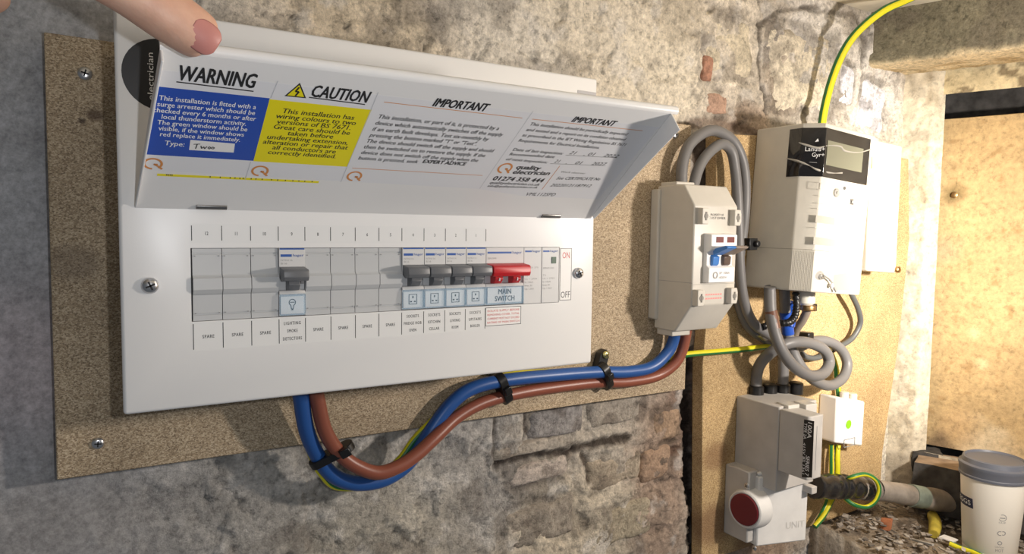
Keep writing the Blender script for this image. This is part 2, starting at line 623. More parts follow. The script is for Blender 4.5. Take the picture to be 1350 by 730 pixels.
def axis(lo, flo, fhi, hi, step, coarse):
    a = list(np.arange(flo, fhi+1e-9, step))
    l = list(np.arange(lo, flo-1e-9, coarse)); r = list(np.arange(a[-1]+coarse, hi+1e-9, coarse))
    if not r or r[-1] < hi-1e-6:
        r.append(hi)
    return np.array(l+a+r)
UX = axis(-.80, -.20, 1.0, 1.0, .0026, .04)
UX = np.unique(np.round(UX[UX <= 1.0001], 5))
VZ = axis(-.80, -.42, .35, .36, .0026, .04)
X, Z = np.meshgrid(UX, VZ)

BLOBS = [   # px, py, radius x (m), radius z (m), sRGB, strength
    (10, 200, .14, .5, (156, 158, 164), 1.0),
    (30, 470, .06, .07, (176, 160, 164), 1.3),
    (30, 40, .10, .05, (156, 156, 158), .8),
    (60, 690, .12, .045, (132, 126, 122), .8),
    (330, 10, .12, .05, (158, 148, 134), .9),
    (500, 40, .08, .05, (176, 162, 138), .9),
    (430, 20, .05, .03, (186, 168, 136), .7),
    (600, 15, .05, .03, (142, 136, 128), .8),
    (680, 60, .07, .05, (200, 192, 178), .9),
    (780, 40, .08, .05, (206, 194, 172), .9),
    (860, 90, .07, .05, (214, 202, 178), .9),
    (890, 30, .05, .03, (168, 156, 134), .8),
    (985, 160, .03, .02, (150, 130, 110), .7),
    (1030, 110, .03, .03, (168, 152, 132), .8),
    (1080, 70, .05, .06, (206, 200, 192), 1.0),
    (960, 60, .05, .05, (196, 184, 164), .9),
    (300, 640, .14, .07, (140, 136, 130), .9),
    (520, 690, .10, .06, (150, 143, 130), .8),
    (600, 600, .06, .05, (146, 142, 138), .8),
    (640, 660, .05, .05, (136, 132, 128), .7),
    (760, 700, .10, .05, (160, 148, 128), .8),
    (870, 640, .04, .10, (142, 118, 98), .9),
    (900, 540, .03, .08, (120, 96, 80), .8),
    (1150, 120, .05, .05, (226, 220, 212), .9),
    (1180, 400, .06, .2, (206, 192, 164), .9),
    (1150, 620, .06, .06, (196, 186, 168), .8),
    (1010, 690, .06, .06, (150, 120, 92), .8),
]
BRIGHT = 1.85
def wall_fields(X, Z, seed=3):
    wx = X+.020*(fbm(X, Z, 22, 4, 11)-.5)+.02*(fbm(X, Z, 70, 3, 12)-.5)
    wz = Z+.020*(fbm(X, Z, 22, 4, 13)-.5)+.02*(fbm(X, Z, 70, 3, 14)-.5)
    W = np.full(X.shape, .10)
    C = np.zeros(X.shape+(3,))+np.array(lin(158, 148, 134))*.10
    for (px, py, rx, rz, c, st) in BLOBS:
        cx, cz = wpx(px, py)
        w = st*np.exp(-2.2*(((wx-cx)/rx)**2+((wz-cz)/rz)**2))*3
        W += w
        C += w[..., None]*np.array(lin(*c))
    C /= W[..., None]
    flake = sstep(.515, .535, fbm(wx, wz, 26, 5, 21))        # where the top skim has come off
    rough = sstep(-.06, .06, X+.02)                        # smooth plaster on the far left
    low = sstep(-.02, -.16, Z)
    pits = sstep(.66, .80, fbm(X, Z, 120, 4, 31))*rough
    veins = 1-sstep(.0, .035, np.abs(fbm(wx, wz, 13, 4, 41)-.5))
    h = .0050*(fbm(X, Z, 16, 5, seed)-.5)*(.35+.65*rough)
    h += .0038*flake*rough
    h += .0034*(fbm(X, Z, 60, 5, 51)-.5)*(.25+.75*rough)*(1+.6*low)
    h += .0024*(fbm(X, Z, 190, 3, 61)-.5)*(.3+.7*rough)
    h -= .0020*pits
    h -= .0018*veins*rough*(1-low*.4)
    C = C*(1+.16*(flake*rough)[..., None])
    C = C*(1-.22*(pits*.6+veins*rough*.35)[..., None])
    t = fbm(X, Z, 45, 5, 71)
    vs_ = .30*(fbm(X, Z*.18, 90, 4, 73)-.5)*(1-rough)
    C = C*(1+(.56*(t-.5))*(.45+.55*rough)+vs_)[..., None]
    spl = sstep(.62, .70, fbm(X, Z, 38, 5, 81))*.45*rough
    C = C*(1-spl[..., None])+spl[..., None]*np.array(lin(205, 200, 194))*.8
    drk = sstep(.62, .72, fbm(X, Z, 30, 5, 91))*.45*(.3+.7*rough)
    C = C*(1-drk[..., None])+drk[..., None]*np.array(lin(92, 84, 76))
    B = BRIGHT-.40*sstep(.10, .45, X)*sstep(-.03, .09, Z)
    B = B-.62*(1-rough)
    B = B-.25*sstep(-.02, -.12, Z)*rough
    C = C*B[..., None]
    g = C.mean(-1, keepdims=True)
    C = C*.72+.28*g
    C = C/np.maximum(1, C.max(-1, keepdims=True)/.80)
    return h, C, .25+.75*rough
H, T, RELIEF = wall_fields(X, Z)
def rdist(X, Z, r):
    cx, cz, hw, hh, a, _ = r
    wob = .003*(fbm(X, Z, 60, 3, 5)-.5)
    x = (X-cx)*math.cos(a)+(Z-cz)*math.sin(a); z = -(X-cx)*math.sin(a)+(Z-cz)*math.cos(a)
    dx, dz = np.abs(x)-hw, np.abs(z)-hh
    return np.hypot(np.maximum(dx, 0), np.maximum(dz, 0))+np.minimum(np.maximum(dx, dz), 0)+wob
SOOTC = np.array(lin(78, 68, 60))
for r in SREC:
    d = rdist(X, Z, r)
    t = sstep(.009, .002, d)
    H -= .0030*t*(.2+1.2*fbm(X, Z, 40, 3, 8))
    k = sstep(.007, .001, d)*sstep(.40, .62, fbm(X, Z, 30, 4, 15))
    T = T*(1-.5*k[..., None])+.5*k[..., None]*SOOTC
# black mortar stains and the torn joint left of the stones
def stain(pxs, wid, col, st, dep=.004):
    global H, T
    pts = [wpx(*p) for p in pxs]
    D = np.full(X.shape, 9.)
    for (a, b) in zip(pts, pts[1:]):
        ex, ez = b[0]-a[0], b[1]-a[1]
        t = np.clip(((X-a[0])*ex+(Z-a[1])*ez)/(ex*ex+ez*ez+1e-12), 0, 1)
        D = np.minimum(D, np.hypot(X-a[0]-t*ex, Z-a[1]-t*ez))
    D = D+wid*1.2*(fbm(X, Z, 110, 4, 77)-.5)
    k = sstep(wid, wid*.35, D)*st
    T = T*(1-k[..., None])+k[..., None]*np.array(lin(*col))
    H -= dep*k
stain([(656, 612), (675, 605), (720, 600), (752, 596)], .006, (58, 50, 46), .9)
stain([(758, 592), (790, 585), (828, 577)], .007, (62, 52, 46), .9)
stain([(770, 600), (779, 618), (778, 634)], .005, (66, 54, 46), .85)
stain([(652, 552), (650, 580), (655, 606)], .004, (80, 72, 66), .8)
stain([(692, 545), (698, 574)], .003, (74, 64, 60), .8)
stain([(851, 606), (880, 596), (898, 590)], .006, (92, 66, 52), .7)
stain([(1003, 32), (1002, 90), (1008, 150)], .004, (84, 76, 68), .8)
stain([(1003, 32), (1030, 14), (1080, 8)], .004, (96, 88, 78), .7)
stain([(895, 168), (930, 160), (975, 168), (1000, 182)], .009, (110, 90, 76), .7)
stain([(1088, 20), (1090, 60), (1088, 95)], .003, (150, 144, 136), .4, .003)
stain([(1060, 12), (1130, 20), (1141, 60), (1136, 88)], .006, (96, 88, 80), .6)
stain([(907, 470), (912, 600), (916, 730)], .015, (54, 46, 42), .95, .014)
stain([(925, 190), (930, 240), (928, 420)], .020, (96, 78, 64), .8, .006)
H = np.minimum(H, .0035)
POS = np.stack([X, WY-H, Z], -1)
wall = struct(gridmesh('wall_back', UX, VZ, POS, T, PLASTER, relief=RELIEF))

for r in SREC:
    cx, cz, hw, hh, a, c = r
    nu, nv = 26, 18
    s, t = np.linspace(-1, 1, nu), np.linspace(-1, 1, nv)
    S, Q = np.meshgrid(s, t)
    e = np.clip(np.abs(S)**9+np.abs(Q)**9, 0, 1)
    lx, lz = S*hw, Q*hh
    gx = cx+lx*math.cos(a)-lz*math.sin(a); gz = cz+lx*math.sin(a)+lz*math.cos(a)
    ox, oz = .5*min(hw, hh), .5*min(hw, hh); gx, gz = gx+ox*(fbm(gx, gz, 32, 4, 5)-.5), gz+oz*(fbm(gx, gz, 32, 4, 6)-.5)
    hh_ = .0016+.0036*(fbm(gx, gz, 50, 4, 9)-.5)+.0025*(fbm(gx, gz, 160, 3, 19)-.5)
    y = WY-hh_*(1-e)+.012*e
    col = (1.4 if cz < 0 else 1.22)*np.array(lin(*c))*(.7+.6*fbm(gx, gz, 60, 5, 23))[..., None]
    dk = sstep(.58, .68, fbm(gx, gz, 45, 4, 25))[..., None]*.5
    col = col*(1-dk)+dk*np.array(lin(96, 86, 78))
    gridmesh('stone', s, t, np.stack([gx, y, gz], -1), col, PLASTER, wall)

# ------------------------------------------------------------------ setting: right wall, lintel, ceiling, sill ledge
RP = Vector((1.0, .127, 0)); RD = Vector((.30, -.954, 0)).normalized(); RN = Vector((-.954, -.30, 0)).normalized()
def rplane(off=0):
    return Plane(RP-RN*off, RD, (0, 0, 1))
RW = rplane()
def rpos(S, Z, h):
    return np.stack([RP.x+RD.x*S+RN.x*h, RP.y+RD.y*S+RN.y*h, Z], -1)
S0, S1, ZT, ZB = .051, .34, .262, -.290
def rpatch(name, s0, s1, z0, z1, tint, amp=.004, seed=0, off=0, step=.003, edge=None, mt=None):
    U = np.linspace(s0, s1, max(2, int((s1-s0)/step))); V = np.linspace(z0, z1, max(2, int((z1-z0)/step)))
    S, Z = np.meshgrid(U, V)
    h = amp*(fbm(S, Z, 20, 5, seed)-.5)+amp*.8*(fbm(S, Z, 70, 4, seed+3)-.5)+off
    if edge:
        h = edge(S, Z, h)
    c = tint(S, Z)
    return gridmesh(name, U, V, rpos(S, Z, h), c, mt or FINE)
def cream(S, Z):
    t = fbm(S, Z, 35, 5, 101)
    c = np.array(lin(214, 204, 184))*(.72+.5*t)[..., None]
    d = (sstep(.55, .70, fbm(S*1.6, Z, 20, 5, 103))*.5)[..., None]
    c = c*(1-d)+d*np.array(lin(172, 158, 132))
    g = (sstep(.60, .66, fbm(S, Z, 55, 4, 107))*.35)[..., None]
    c = c*(1-g)+g*np.array(lin(150, 140, 124))
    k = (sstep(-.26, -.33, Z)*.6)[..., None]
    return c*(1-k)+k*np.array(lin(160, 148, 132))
def rounded(S, Z, h):
    return h-.020*sstep(S0-.014, S0+.002, S)
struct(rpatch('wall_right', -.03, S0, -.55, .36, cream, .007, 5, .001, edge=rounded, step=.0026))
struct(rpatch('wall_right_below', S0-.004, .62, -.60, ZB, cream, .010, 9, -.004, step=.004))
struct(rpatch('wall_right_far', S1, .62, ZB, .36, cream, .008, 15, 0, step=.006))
# back of the window recess and crumbling corner, near-black to paint the dark void
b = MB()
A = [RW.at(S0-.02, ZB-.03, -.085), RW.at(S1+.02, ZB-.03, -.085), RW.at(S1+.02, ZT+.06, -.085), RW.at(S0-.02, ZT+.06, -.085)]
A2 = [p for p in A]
b.add([RW.at(S0-.02, ZB-.03, -.10), RW.at(S1+.02, ZB-.03, -.10), RW.at(S1+.02, ZT+.06, -.10), RW.at(S0-.02, ZT+.06, -.10)]+A, [(3, 2, 1, 0), (4, 5, 6, 7), (0, 1, 5, 4), (1, 2, 6, 5), (2, 3, 7, 6), (3, 0, 4, 7)], SOOTSHADE)
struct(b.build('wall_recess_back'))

# lintel: lime-washed beam standing forward of the right wall, meeting the main wall
LP0 = Vector((.908, .140, 0))
def lpos(S, Z, h):
    return np.stack([LP0.x+RD.x*S+RN.x*h, LP0.y+RD.y*S+RN.y*h, Z], -1)
ZL = .2755
def lintel():
    prof = [(0, .375), (0, .290), (-.0005, .2775), (-.003, ZL), (-.030, ZL-.002), (-.062, ZL+.001), (-.090, ZL)]
    # resample the profile finely
    P = [Vector((a, z)) for a, z in prof]
    d = [0]
    for a, c in zip(P, P[1:]):
        d.append(d[-1]+(c-a).length)
    L = d[-1]
    q = np.linspace(0, L, 62)
    off = np.interp(q, d, [p.x for p in P]); zz = np.interp(q, d, [p.y for p in P])
    U = np.arange(-.02, .62, .0035)
    S, Q = np.meshgrid(U, q)
    OFF = np.interp(Q, d, [p.x for p in P]); ZZ = np.interp(Q, d, [p.y for p in P])
    n = .005*(fbm(S, Q, 18, 5, 201)-.5)+.0035*(fbm(S, Q, 70, 4, 203)-.5)
    under = sstep(.094, .100, Q)
    OFF = OFF+n*(1-under); ZZ = ZZ+n*under*.8
    t = fbm(S, Q, 30, 5, 205)
    c = np.array(lin(140, 134, 114))*(.70+.5*t)[..., None]  # front colour lowered to stand for shade out of the lamplight
    dk = (sstep(.52, .66, fbm(S, Q, 26, 5, 207))*.55)[..., None]
    c = c*(1-dk)+dk*np.array(lin(112, 104, 92))
    edge = (sstep(.090, .100, Q+.012*(fbm(S, Q, 50, 4, 209)-.5)))[..., None]
    c2 = np.array(lin(226, 208, 172))*(.75+.4*t)[..., None]
    b2 = (sstep(.115, .14, Q)*sstep(.5, .6, fbm(S*.6, Q, 60, 4, 211))*.6)[..., None]
    c2 = c2*(1-b2)+b2*np.array(lin(170, 142, 96))
    c = c*(1-edge)+edge*c2
    pos = np.stack([LP0.x+RD.x*S+RN.x*OFF, LP0.y+RD.y*S+RN.y*OFF, ZZ], -1)
    return gridmesh('trim_lintel', U, q, pos, c, PLASTER)
struct(lintel())
# inner lintel strip over the panel, with the dark slot beneath it
def strip_tint(S, Z):
    t = fbm(S, Z, 50, 5, 301)
    c = np.array(lin(222, 206, 168))*(.7+.5*t)[..., None]
    k = (sstep(.55, .62, fbm(S, Z*2, 40, 4, 303))*.7)[..., None]
    return c*(1-k)+k*np.array(lin(96, 80, 60))
struct(rpatch('trim_inner_lintel', S0-.012, S1, .243, .30, strip_tint, .006, 17, -.016))
b = MB()
b.add([(x, y, z) for z in (.352, .39) for x, y in ((-.8, -.75), (1.5, -.75), (1.5, .6), (-.8, .6))],
      [(0, 1, 2, 3), (7, 6, 5, 4), (0, 4, 5, 1), (1, 5, 6, 2), (2, 6, 7, 3), (3, 7, 4, 0)],
      mat('ceiling_limewash', (.62, .57, .46), .8, bump=1, bscale=60, var=.25, vscale=14))
struct(b.build('ceiling'))

# rubble ledge that carries the cup
LZ = -.384
def ledge():
    U = np.linspace(.792, 1.14, 120); V = np.linspace(-.46, .128, 150)
    XX, YY = np.meshgrid(U, V)
    # left edge drops away to the wall foot
    edge = .815+.012*(fbm(YY, XX*0, 20, 4, 401)-.5)
    h = LZ+.012*(fbm(XX, YY, 26, 5, 403)-.5)+.008*(fbm(XX, YY, 80, 4, 405)-.5)
    flat = np.exp(-(((XX-.958)/.05)**2+((YY+.040)/.05)**2)*1.5)
    h = h*(1-flat)+flat*(LZ-.001)
    back = sstep(.02, .11, YY)*.012
    h = h+back
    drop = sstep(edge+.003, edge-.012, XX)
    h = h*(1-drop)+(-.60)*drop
    xx = XX+drop*.018
    t = fbm(XX, YY, 60, 5, 407)
    c = np.array(lin(158, 144, 126))*(.6+.7*t)[..., None]
    w = (sstep(.54, .64, fbm(XX*.5, YY*1.4, 60, 5, 409))*.75)[..., None]
    c = c*(1-w)+w*np.array(lin(196, 186, 172))
    d = (sstep(.56, .66, fbm(XX, YY, 34, 4, 411))*.7)[..., None]
    c = c*(1-d)+d*np.array(lin(84, 74, 66))
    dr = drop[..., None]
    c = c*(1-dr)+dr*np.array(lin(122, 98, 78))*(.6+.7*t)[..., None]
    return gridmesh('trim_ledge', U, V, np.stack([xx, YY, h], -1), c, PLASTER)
struct(ledge())
#PART3
# ------------------------------------------------------------------ chipboard backing boards
def bp_(px, py):
    p = aty(px, py, .107)
    return (p.x, p.y, p.z)
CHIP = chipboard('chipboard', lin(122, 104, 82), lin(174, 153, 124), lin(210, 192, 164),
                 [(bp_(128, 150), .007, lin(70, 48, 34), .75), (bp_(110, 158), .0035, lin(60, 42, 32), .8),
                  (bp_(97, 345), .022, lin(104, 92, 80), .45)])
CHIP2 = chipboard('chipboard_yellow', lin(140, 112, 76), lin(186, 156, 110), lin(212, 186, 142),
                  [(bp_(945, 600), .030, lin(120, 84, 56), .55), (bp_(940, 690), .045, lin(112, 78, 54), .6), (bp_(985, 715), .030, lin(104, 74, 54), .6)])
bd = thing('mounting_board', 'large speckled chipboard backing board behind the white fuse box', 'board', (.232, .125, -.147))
b = MB()
b.prism([(-.0765, .167), (-.0772, -.1448), (.541, -.1475), (.5415, .020), (.538, .158)][::-1], 1, .107, .125, CHIP)
b.build('panel', bd, bevel=.0009)
for (px, py, r) in ((112, 97, .0046), (129, 584, .0042), (889, 177, .0050)):
    p = aty(px, py, .107)
    screw('screw', p, r, bd, STEEL, ang=.2+px*.01)
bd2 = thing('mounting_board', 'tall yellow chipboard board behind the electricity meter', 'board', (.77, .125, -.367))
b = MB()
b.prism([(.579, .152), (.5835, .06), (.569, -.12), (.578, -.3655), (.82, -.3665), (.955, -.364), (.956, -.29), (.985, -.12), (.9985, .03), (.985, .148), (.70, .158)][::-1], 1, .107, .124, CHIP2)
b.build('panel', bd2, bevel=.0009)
for (px, py, r) in ((975, 197, .0045), (1241, 1, 0)):
    if r:
        screw('screw', aty(px, py, .107), r, bd2, STEEL, ang=.9)

# ------------------------------------------------------------------ consumer unit
cu = thing('consumer_unit', 'white metal fuse box with its label lid held open', 'fuse box', (.1387, .107, -.0777))
XL, XR, ZTp, ZBt = -.0395, .3169, .165, -.0777
OZ, OX0, OX1 = .0231, -.0008, .2808
b = MB()
def enclosure():
    bm = bmesh.new()
    def ring(pts):
        return [bm.verts.new(p) for p in pts]
    fo = ring([(XL, 0, ZBt), (XR, 0, ZBt), (XR, 0, ZTp), (XL, 0, ZTp)])
    fi = ring([(OX0, 0, -OZ), (OX1, 0, -OZ), (OX1, 0, OZ), (OX0, 0, OZ)])
    ii = ring([(OX0, .012, -OZ), (OX1, .012, -OZ), (OX1, .012, OZ), (OX0, .012, OZ)])
    IN = .0062
    bo = ring([(XL+IN, .1069, ZBt+IN), (XR-IN, .1069, ZBt+IN), (XR-IN, .1069, ZTp-IN), (XL+IN, .1069, ZTp-IN)])
    for k in range(4):
        j = (k+1) % 4
        bm.faces.new((fo[k], fo[j], fi[j], fi[k]))
        bm.faces.new((fi[k], fi[j], ii[j], ii[k]))
        bm.faces.new((fo[j], fo[k], bo[k], bo[j]))
    bm.faces.new(bo)
    bm.faces.new(ii)
    bmesh.ops.recalc_face_normals(bm, faces=bm.faces)
    bm.edges.ensure_lookup_table()
    S = set(fo)
    es = [e for e in bm.edges if e.verts[0] in S and e.verts[1] in S]
    # also the vertical corner edges front to back
    SB = set(bo)
    es += [e for e in bm.edges if (e.verts[0] in S and e.verts[1] in SB) or (e.verts[1] in S and e.verts[0] in SB)]
    bmesh.ops.bevel(bm, geom=es, offset=.0022, segments=3, affect='EDGES', profile=.5)
    me = bpy.data.meshes.new('enclosure')
    bm.to_mesh(me); bm.free()
    me.materials.append(WHITE)
    me.polygons.foreach_set('use_smooth', [True]*len(me.polygons))
    me.set_sharp_from_angle(angle=math.radians(40))
    o = bpy.data.objects.new('enclosure', me)
    return _link(o, cu)
enclosure()
FP = Plane((0, 0, 0), (1, 0, 0), (0, 0, 1)); FP.thin = .3
for (px, py, r) in ((198, 376.5, .0050), (764, 360, .0047)):
    p = aty(px, py, -.002)
    s_ = screw('cover_screw', (p.x, .0002, p.z), r, cu, STEEL, dome=.55, ang=.4)
# black round trade sticker behind the lid, partly in view
b = MB()
u, v = FP.uv(213, 99)
b.disc(FP, u, v, .0212, .0004, INK, 40)
b.build('round_sticker', cu)
b = MB()
a = Vector(FP.uv(203, 132)); c = Vector(FP.uv(203, 70))
b.text(FP, 'electrician', a.x, a.y, .0034, INKW, width=(c-a).length, ang=math.pi/2, h=.0006)
b.build('sticker_lettering', cu)
# plastic tag at the top right
b = MB()
p0, p1 = FP.uv(761, 137), FP.uv(786, 122)
b.rect(FP, p0[0], p0[1]-.004, p1[0], p1[1], .0008, mat('clear_tag', (.50, .49, .50), .25))
b.pstroke(FP, [(770, 127), (770, 131), (779, 133)], .0006, .0010, INKG)
b.build('plastic_tag', cu, bevel=.0003)

# strips of circuit labels on the face
STR0, STR1 = FP.uv(253, 317)[1], FP.uv(253, 297)[1]
b = MB()
b.rect(FP, -.0004, STR0-.0015, .2106, STR1+.0012, .00012, mat('strip_paper', (.76, .76, .755), .4))
for k in range(13):
    b.rect(FP, k*.0175-.00025, STR0, k*.0175+.00025, STR1, .0002, INK)
b.build('number_strip', cu)
b = MB()
for k in range(12):
    b.text(FP, str(12-k), (k+.5)*.0175, (STR0+STR1)/2-.0013, .0022, INK, sx=.75, align='c', bold=.012)
b.build('number_lettering', cu)
L1, L0 = FP.uv(253.7, 427)[1], FP.uv(253.7, 461)[1]
b = MB()
b.rect(FP, -.0004, L0-.001, .2106, L1+.001, .00012, MATS['strip_paper'])
for k in range(13):
    b.rect(FP, k*.0175-.00025, L0, k*.0175+.00025, L1, .0002, INK)
b.build('circuit_strip', cu)
NAMES = [['SPARE'], ['SPARE'], ['SPARE'], ['LIGHTING', 'SMOKE', 'DETECTORS'], ['SPARE'], ['SPARE'], ['SPARE'], ['SPARE'],
         ['SOCKETS', 'FRIDGE HOB', 'OVEN'], ['SOCKETS', 'KITCHEN', 'CELLAR'], ['SOCKETS', 'LIVING', 'ROOM'], ['SOCKETS', 'UPSTAIRS', 'BOILER']]
b = MB()
zc = (L0+L1)/2
SPACING[0] = 1.18
for k, ls in enumerate(NAMES):
    for i, t in enumerate(ls):
        z = zc+(-.0009 if len(ls) == 1 else .0045-.0052*i)-(.0004)
        b.text(FP, t, (k+.5)*.0175, z, .0021, INK, width=.0014*len(t), align='c', bold=.026)
b.build('circuit_lettering', cu)
SPACING[0] = 1.0
# red warning panel and ON / OFF label
b = MB()
q0, q1 = FP.uv(640, 430), FP.uv(687, 403)
b.rect(FP, q0[0], q0[1], q1[0], q1[1], .00015, STICK)
b.frame(FP, q0[0], q0[1], q1[0], q1[1], .0004, .0003, INK)
b.build('warning_sticker', cu)
b = MB()
for i, t in enumerate(['ISOLATE SUPPLY BEFORE', 'REMOVING COVER. TOTAL', 'CURRENT MUST NOT EXCEED', 'RATING OF MAIN SWITCH']):
    hgt = q1[1]-q0[1]
    b.text(FP, t, (q0[0]+q1[0])/2, q1[1]-hgt*(.24+.21*i), .0016, INKR, width=(q1[0]-q0[0])*.90, align='c', h=.0004)
b.build('warning_lettering', cu)
b = MB()
q0, q1 = FP.uv(737.5, 396), FP.uv(754, 327)
b.rect(FP, q0[0], q0[1], q1[0], q1[1], .0002, STICK)
b.frame(FP, q0[0], q0[1], q1[0], q1[1], .0004, .0004, INK)
b.build('switch_position_label', cu)
b = MB()
w = q1[0]-q0[0]; c = (q0[0]+q1[0])/2
b.text(FP, 'ON', c, q1[1]-.0085, .0052, INKR, width=w*.62, align='c', h=.0004)
b.build('on_lettering', cu)
b = MB()
b.text(FP, 'OFF', c, q0[1]+.0022, .0052, INK, width=w*.80, align='c', h=.0004)
b.build('off_lettering', cu)

# ---- modules on the rail, each 17.5 mm pitch
def module_profile(bulge):
    return [(.0228, .0105), (.0228, .0008), (.0200, .0008), (.0198, .0014), (.0190, .0014), (.0188, .0006), (.0062, .0004), (.0052, -.0004), (.0040, -bulge), (-.0030, -bulge*1.05),
            (-.0056, -.0006), (-.0066, .0004), (-.0182, .0006), (-.0184, .0014), (-.0192, .0014), (-.0194, .0008), (-.0228, .0008), (-.0228, .0105)]
def blank():
    b = MB()
    b.prism([(y, z) for z, y in module_profile(.0022)], 0, .00022, .01728, MODG)
    # small end lugs
    for x in (.0012, .0152):
        b.box(x, x+.0008, .0001, .001, .0177, .0184, INKG)
        b.box(x, x+.0008, .0001, .001, -.0184, -.0177, INKG)
    return b
first = None
for k in (0, 1, 2, 4, 5, 6, 7):
    if first is None:
        first = blank().build('blanking_module', cu)
        o = first
    else:
        o = first.copy()
        COL.objects.link(o)
        o.parent = cu
        o.matrix_parent_inverse = first.matrix_parent_inverse.copy()
        WM[o.name] = Matrix.Identity(4)
    o.location = (k*.0175, 0, 0)

PW = Plane((0, 0, 0), (1, 0, 0), (0, 0, 1)); PW.thin = .25; PW.base = .0008
def breaker_parts(x0):
    """returns name -> MB for a breaker at x0"""
    D = {}
    b = MB()
    pr = [(.0228, .0105), (.0228, -.0008), (.0105, -.0008), (.0098, .0002), (.0020, .0015), (-.0050, .0015), (-.0058, -.0004), (-.0080, -.0012), (-.0080, .0006), (-.0222, .0006), (-.0228, .002), (-.0228, .0105)]
    b.prism([(y, z) for z, y in pr], 0, x0+.0002, x0+.0173, MODW)
    b.box(x0+.0142, x0+.0163, -.0015, .002, -.0010, .0022, mat('module_dark', (.14, .14, .15), .5))
    D['breaker_body'] = b
    b = MB()
    b.rect(PW, x0+.0006, .0219, x0+.0169, .0228, .0011, INKB, .0008)
    b.rect(PW, x0+.0012, .0171, x0+.0085, .0188, .0011, INKB, .0008)
    b.text(PW, 'hager', x0+.0092, .0173, .0017, INKB, width=.0072, h=.0012, bold=.01)
    b.text(PW, 'NTN116', x0+.0014, .0143, .0011, INKG, width=.0075, h=.0011)
    b.text(PW, 'B16', x0+.0014, .0121, .0012, INKG, width=.0040, h=.0011)
    D['brand_lettering'] = b
    # toggle: a wide bar with a stem curving down
    b = MB()
    b.prism([(-.0005, .0104), (-.0105, .0092), (-.0118, .0082), (-.0122, .0040), (-.0108, .0016), (-.0060, .0012), (-.0005, .0030)], 0, x0+.0004, x0+.0171, TOGG)
    b.prism([(-.0062, .0020), (-.0072, -.0012), (-.0040, -.0050), (.0014, -.0056), (.0014, .0030)], 0, x0+.0048, x0+.0126, TOGG)
    D['toggle'] = b
    b = MB()
    b.rect(PW, x0+.0012, -.0212, x0+.0163, -.0095, .0002, STICK, -.0006)
    D['window_label'] = b
    b = MB()
    b.prism([(.0004, -.0068), (-.0026, -.0086), (-.0030, -.0192), (-.0012, -.0222), (.0004, -.0224)], 0, x0+.0004, x0+.0171, GLASSB)
    D['label_window'] = b
    return D
def icon(kind, x0):
    b = MB()
    c = x0+.00875
    if kind == 'bulb':
        b.arc(PW, c, -.0135, .0021, .0005, -60, 240, .0004, INK)
        b.stroke(PW, [(c-.0010, -.0153), (c-.0006, -.0178), (c+.0006, -.0178), (c+.0010, -.0153)], .0005, .0004, INK)
        b.stroke(PW, [(c-.0014, -.0134), (c+.0014, -.0134)], .0005, .0004, INK)
        b.rect(PW, c-.0006, -.0188, c+.0006, -.0178, .0004, INK)
    else:
        b.frame(PW, c-.0033, -.0188, c+.0033, -.0112, .00045, .0004, INK)
        b.rect(PW, c-.0005, -.0142, c+.0005, -.0126, .0004, INK)
        b.rect(PW, c-.0022, -.0172, c-.0008, -.0162, .0004, INK)
        b.rect(PW, c+.0008, -.0172, c+.0022, -.0162, .0004, INK)
    return b
for k in (3, 8, 9, 10, 11):
    D = breaker_parts(k*.0175)
    body = D['breaker_body'].build('circuit_breaker', cu, bevel=.0002)
    D['brand_lettering'].build('brand_lettering', body)
    D['toggle'].build('toggle', body, bevel=.0005)
    D['window_label'].build('window_label', body)
    icon('bulb' if k == 3 else 'socket', k*.0175).build('window_icon', body)
    D['label_window'].build('label_window', body, bevel=.0003)
# main switch, two modules wide
x0 = 12*.0175
b = MB()
pr = [(.0228, .0105), (.0228, -.0008), (.0105, -.0008), (.0098, .0002), (.0020, .0015), (-.0050, .0015), (-.0058, -.0004), (-.0080, -.0012), (-.0080, .0006), (-.0222, .0006), (-.0228, .002), (-.0228, .0105)]
b.prism([(y, z) for z, y in pr], 0, x0+.0002, x0+.0348, MODW)
b.box(x0+.0135, x0+.0155, -.0010, .002, -.0008, .0016, MATS['module_dark'])
ms = b.build('main_switch', cu, bevel=.0002)
b = MB()
b.prism([(-.0005, .0104), (-.0105, .0094), (-.0122, .0084), (-.0126, .0036), (-.0112, .0008), (-.0060, .0008), (-.0005, .0020)], 0, x0+.0006, x0+.0344, REDT)
for q in (.0050, .0215):
    b.prism([(-.0062, .0010), (-.0072, -.0016), (-.0040, -.0052), (.0014, -.0056), (.0014, .0010)], 0, x0+q, x0+q+.0072, REDT)
b.build('red_toggle', ms, bevel=.0005)
b = MB()
for q in (.0086, .0251):
    b.box(x0+q-.0003, x0+q+.0003, -.0077, -.006, -.0030, -.0005, INKW)
b.build('toggle_mark', ms)
b = MB()
b.rect(PW, x0+.0012, .0181, x0+.0232, .0196, .0011, INKB, .0008)
b.text(PW, 'hager', x0+.0240, .0180, .0021, INKB, width=.0088, h=.0012, bold=.01)
b.text(PW, 'SBN299R', x0+.0014, .0138, .0012, INKG, width=.0080, h=.0011)
b.build('brand_lettering', ms)
b = MB()
b.rect(PW, x0+.0020, -.0208, x0+.0334, -.0090, .0002, STICK, -.0006)
b.build('window_label', ms)
b = MB()
b.text(PW, 'MAIN', x0+.0177, -.0140, .0040, INK, width=.0118, align='c', h=.0004, bold=.02)
b.build('main_lettering', ms)
b = MB()
b.text(PW, 'SWITCH', x0+.0177, -.0195, .0040, INK, width=.0182, align='c', h=.0004, bold=.02)
b.build('switch_lettering', ms)
b = MB()
for q0, q1 in ((.0006, .0173), (.0175, .0344)):
    b.prism([(.0004, -.0068), (-.0024, -.0086), (-.0027, -.0192), (-.0012, -.0222), (.0004, -.0224)], 0, x0+q0, x0+q1, GLASSB)
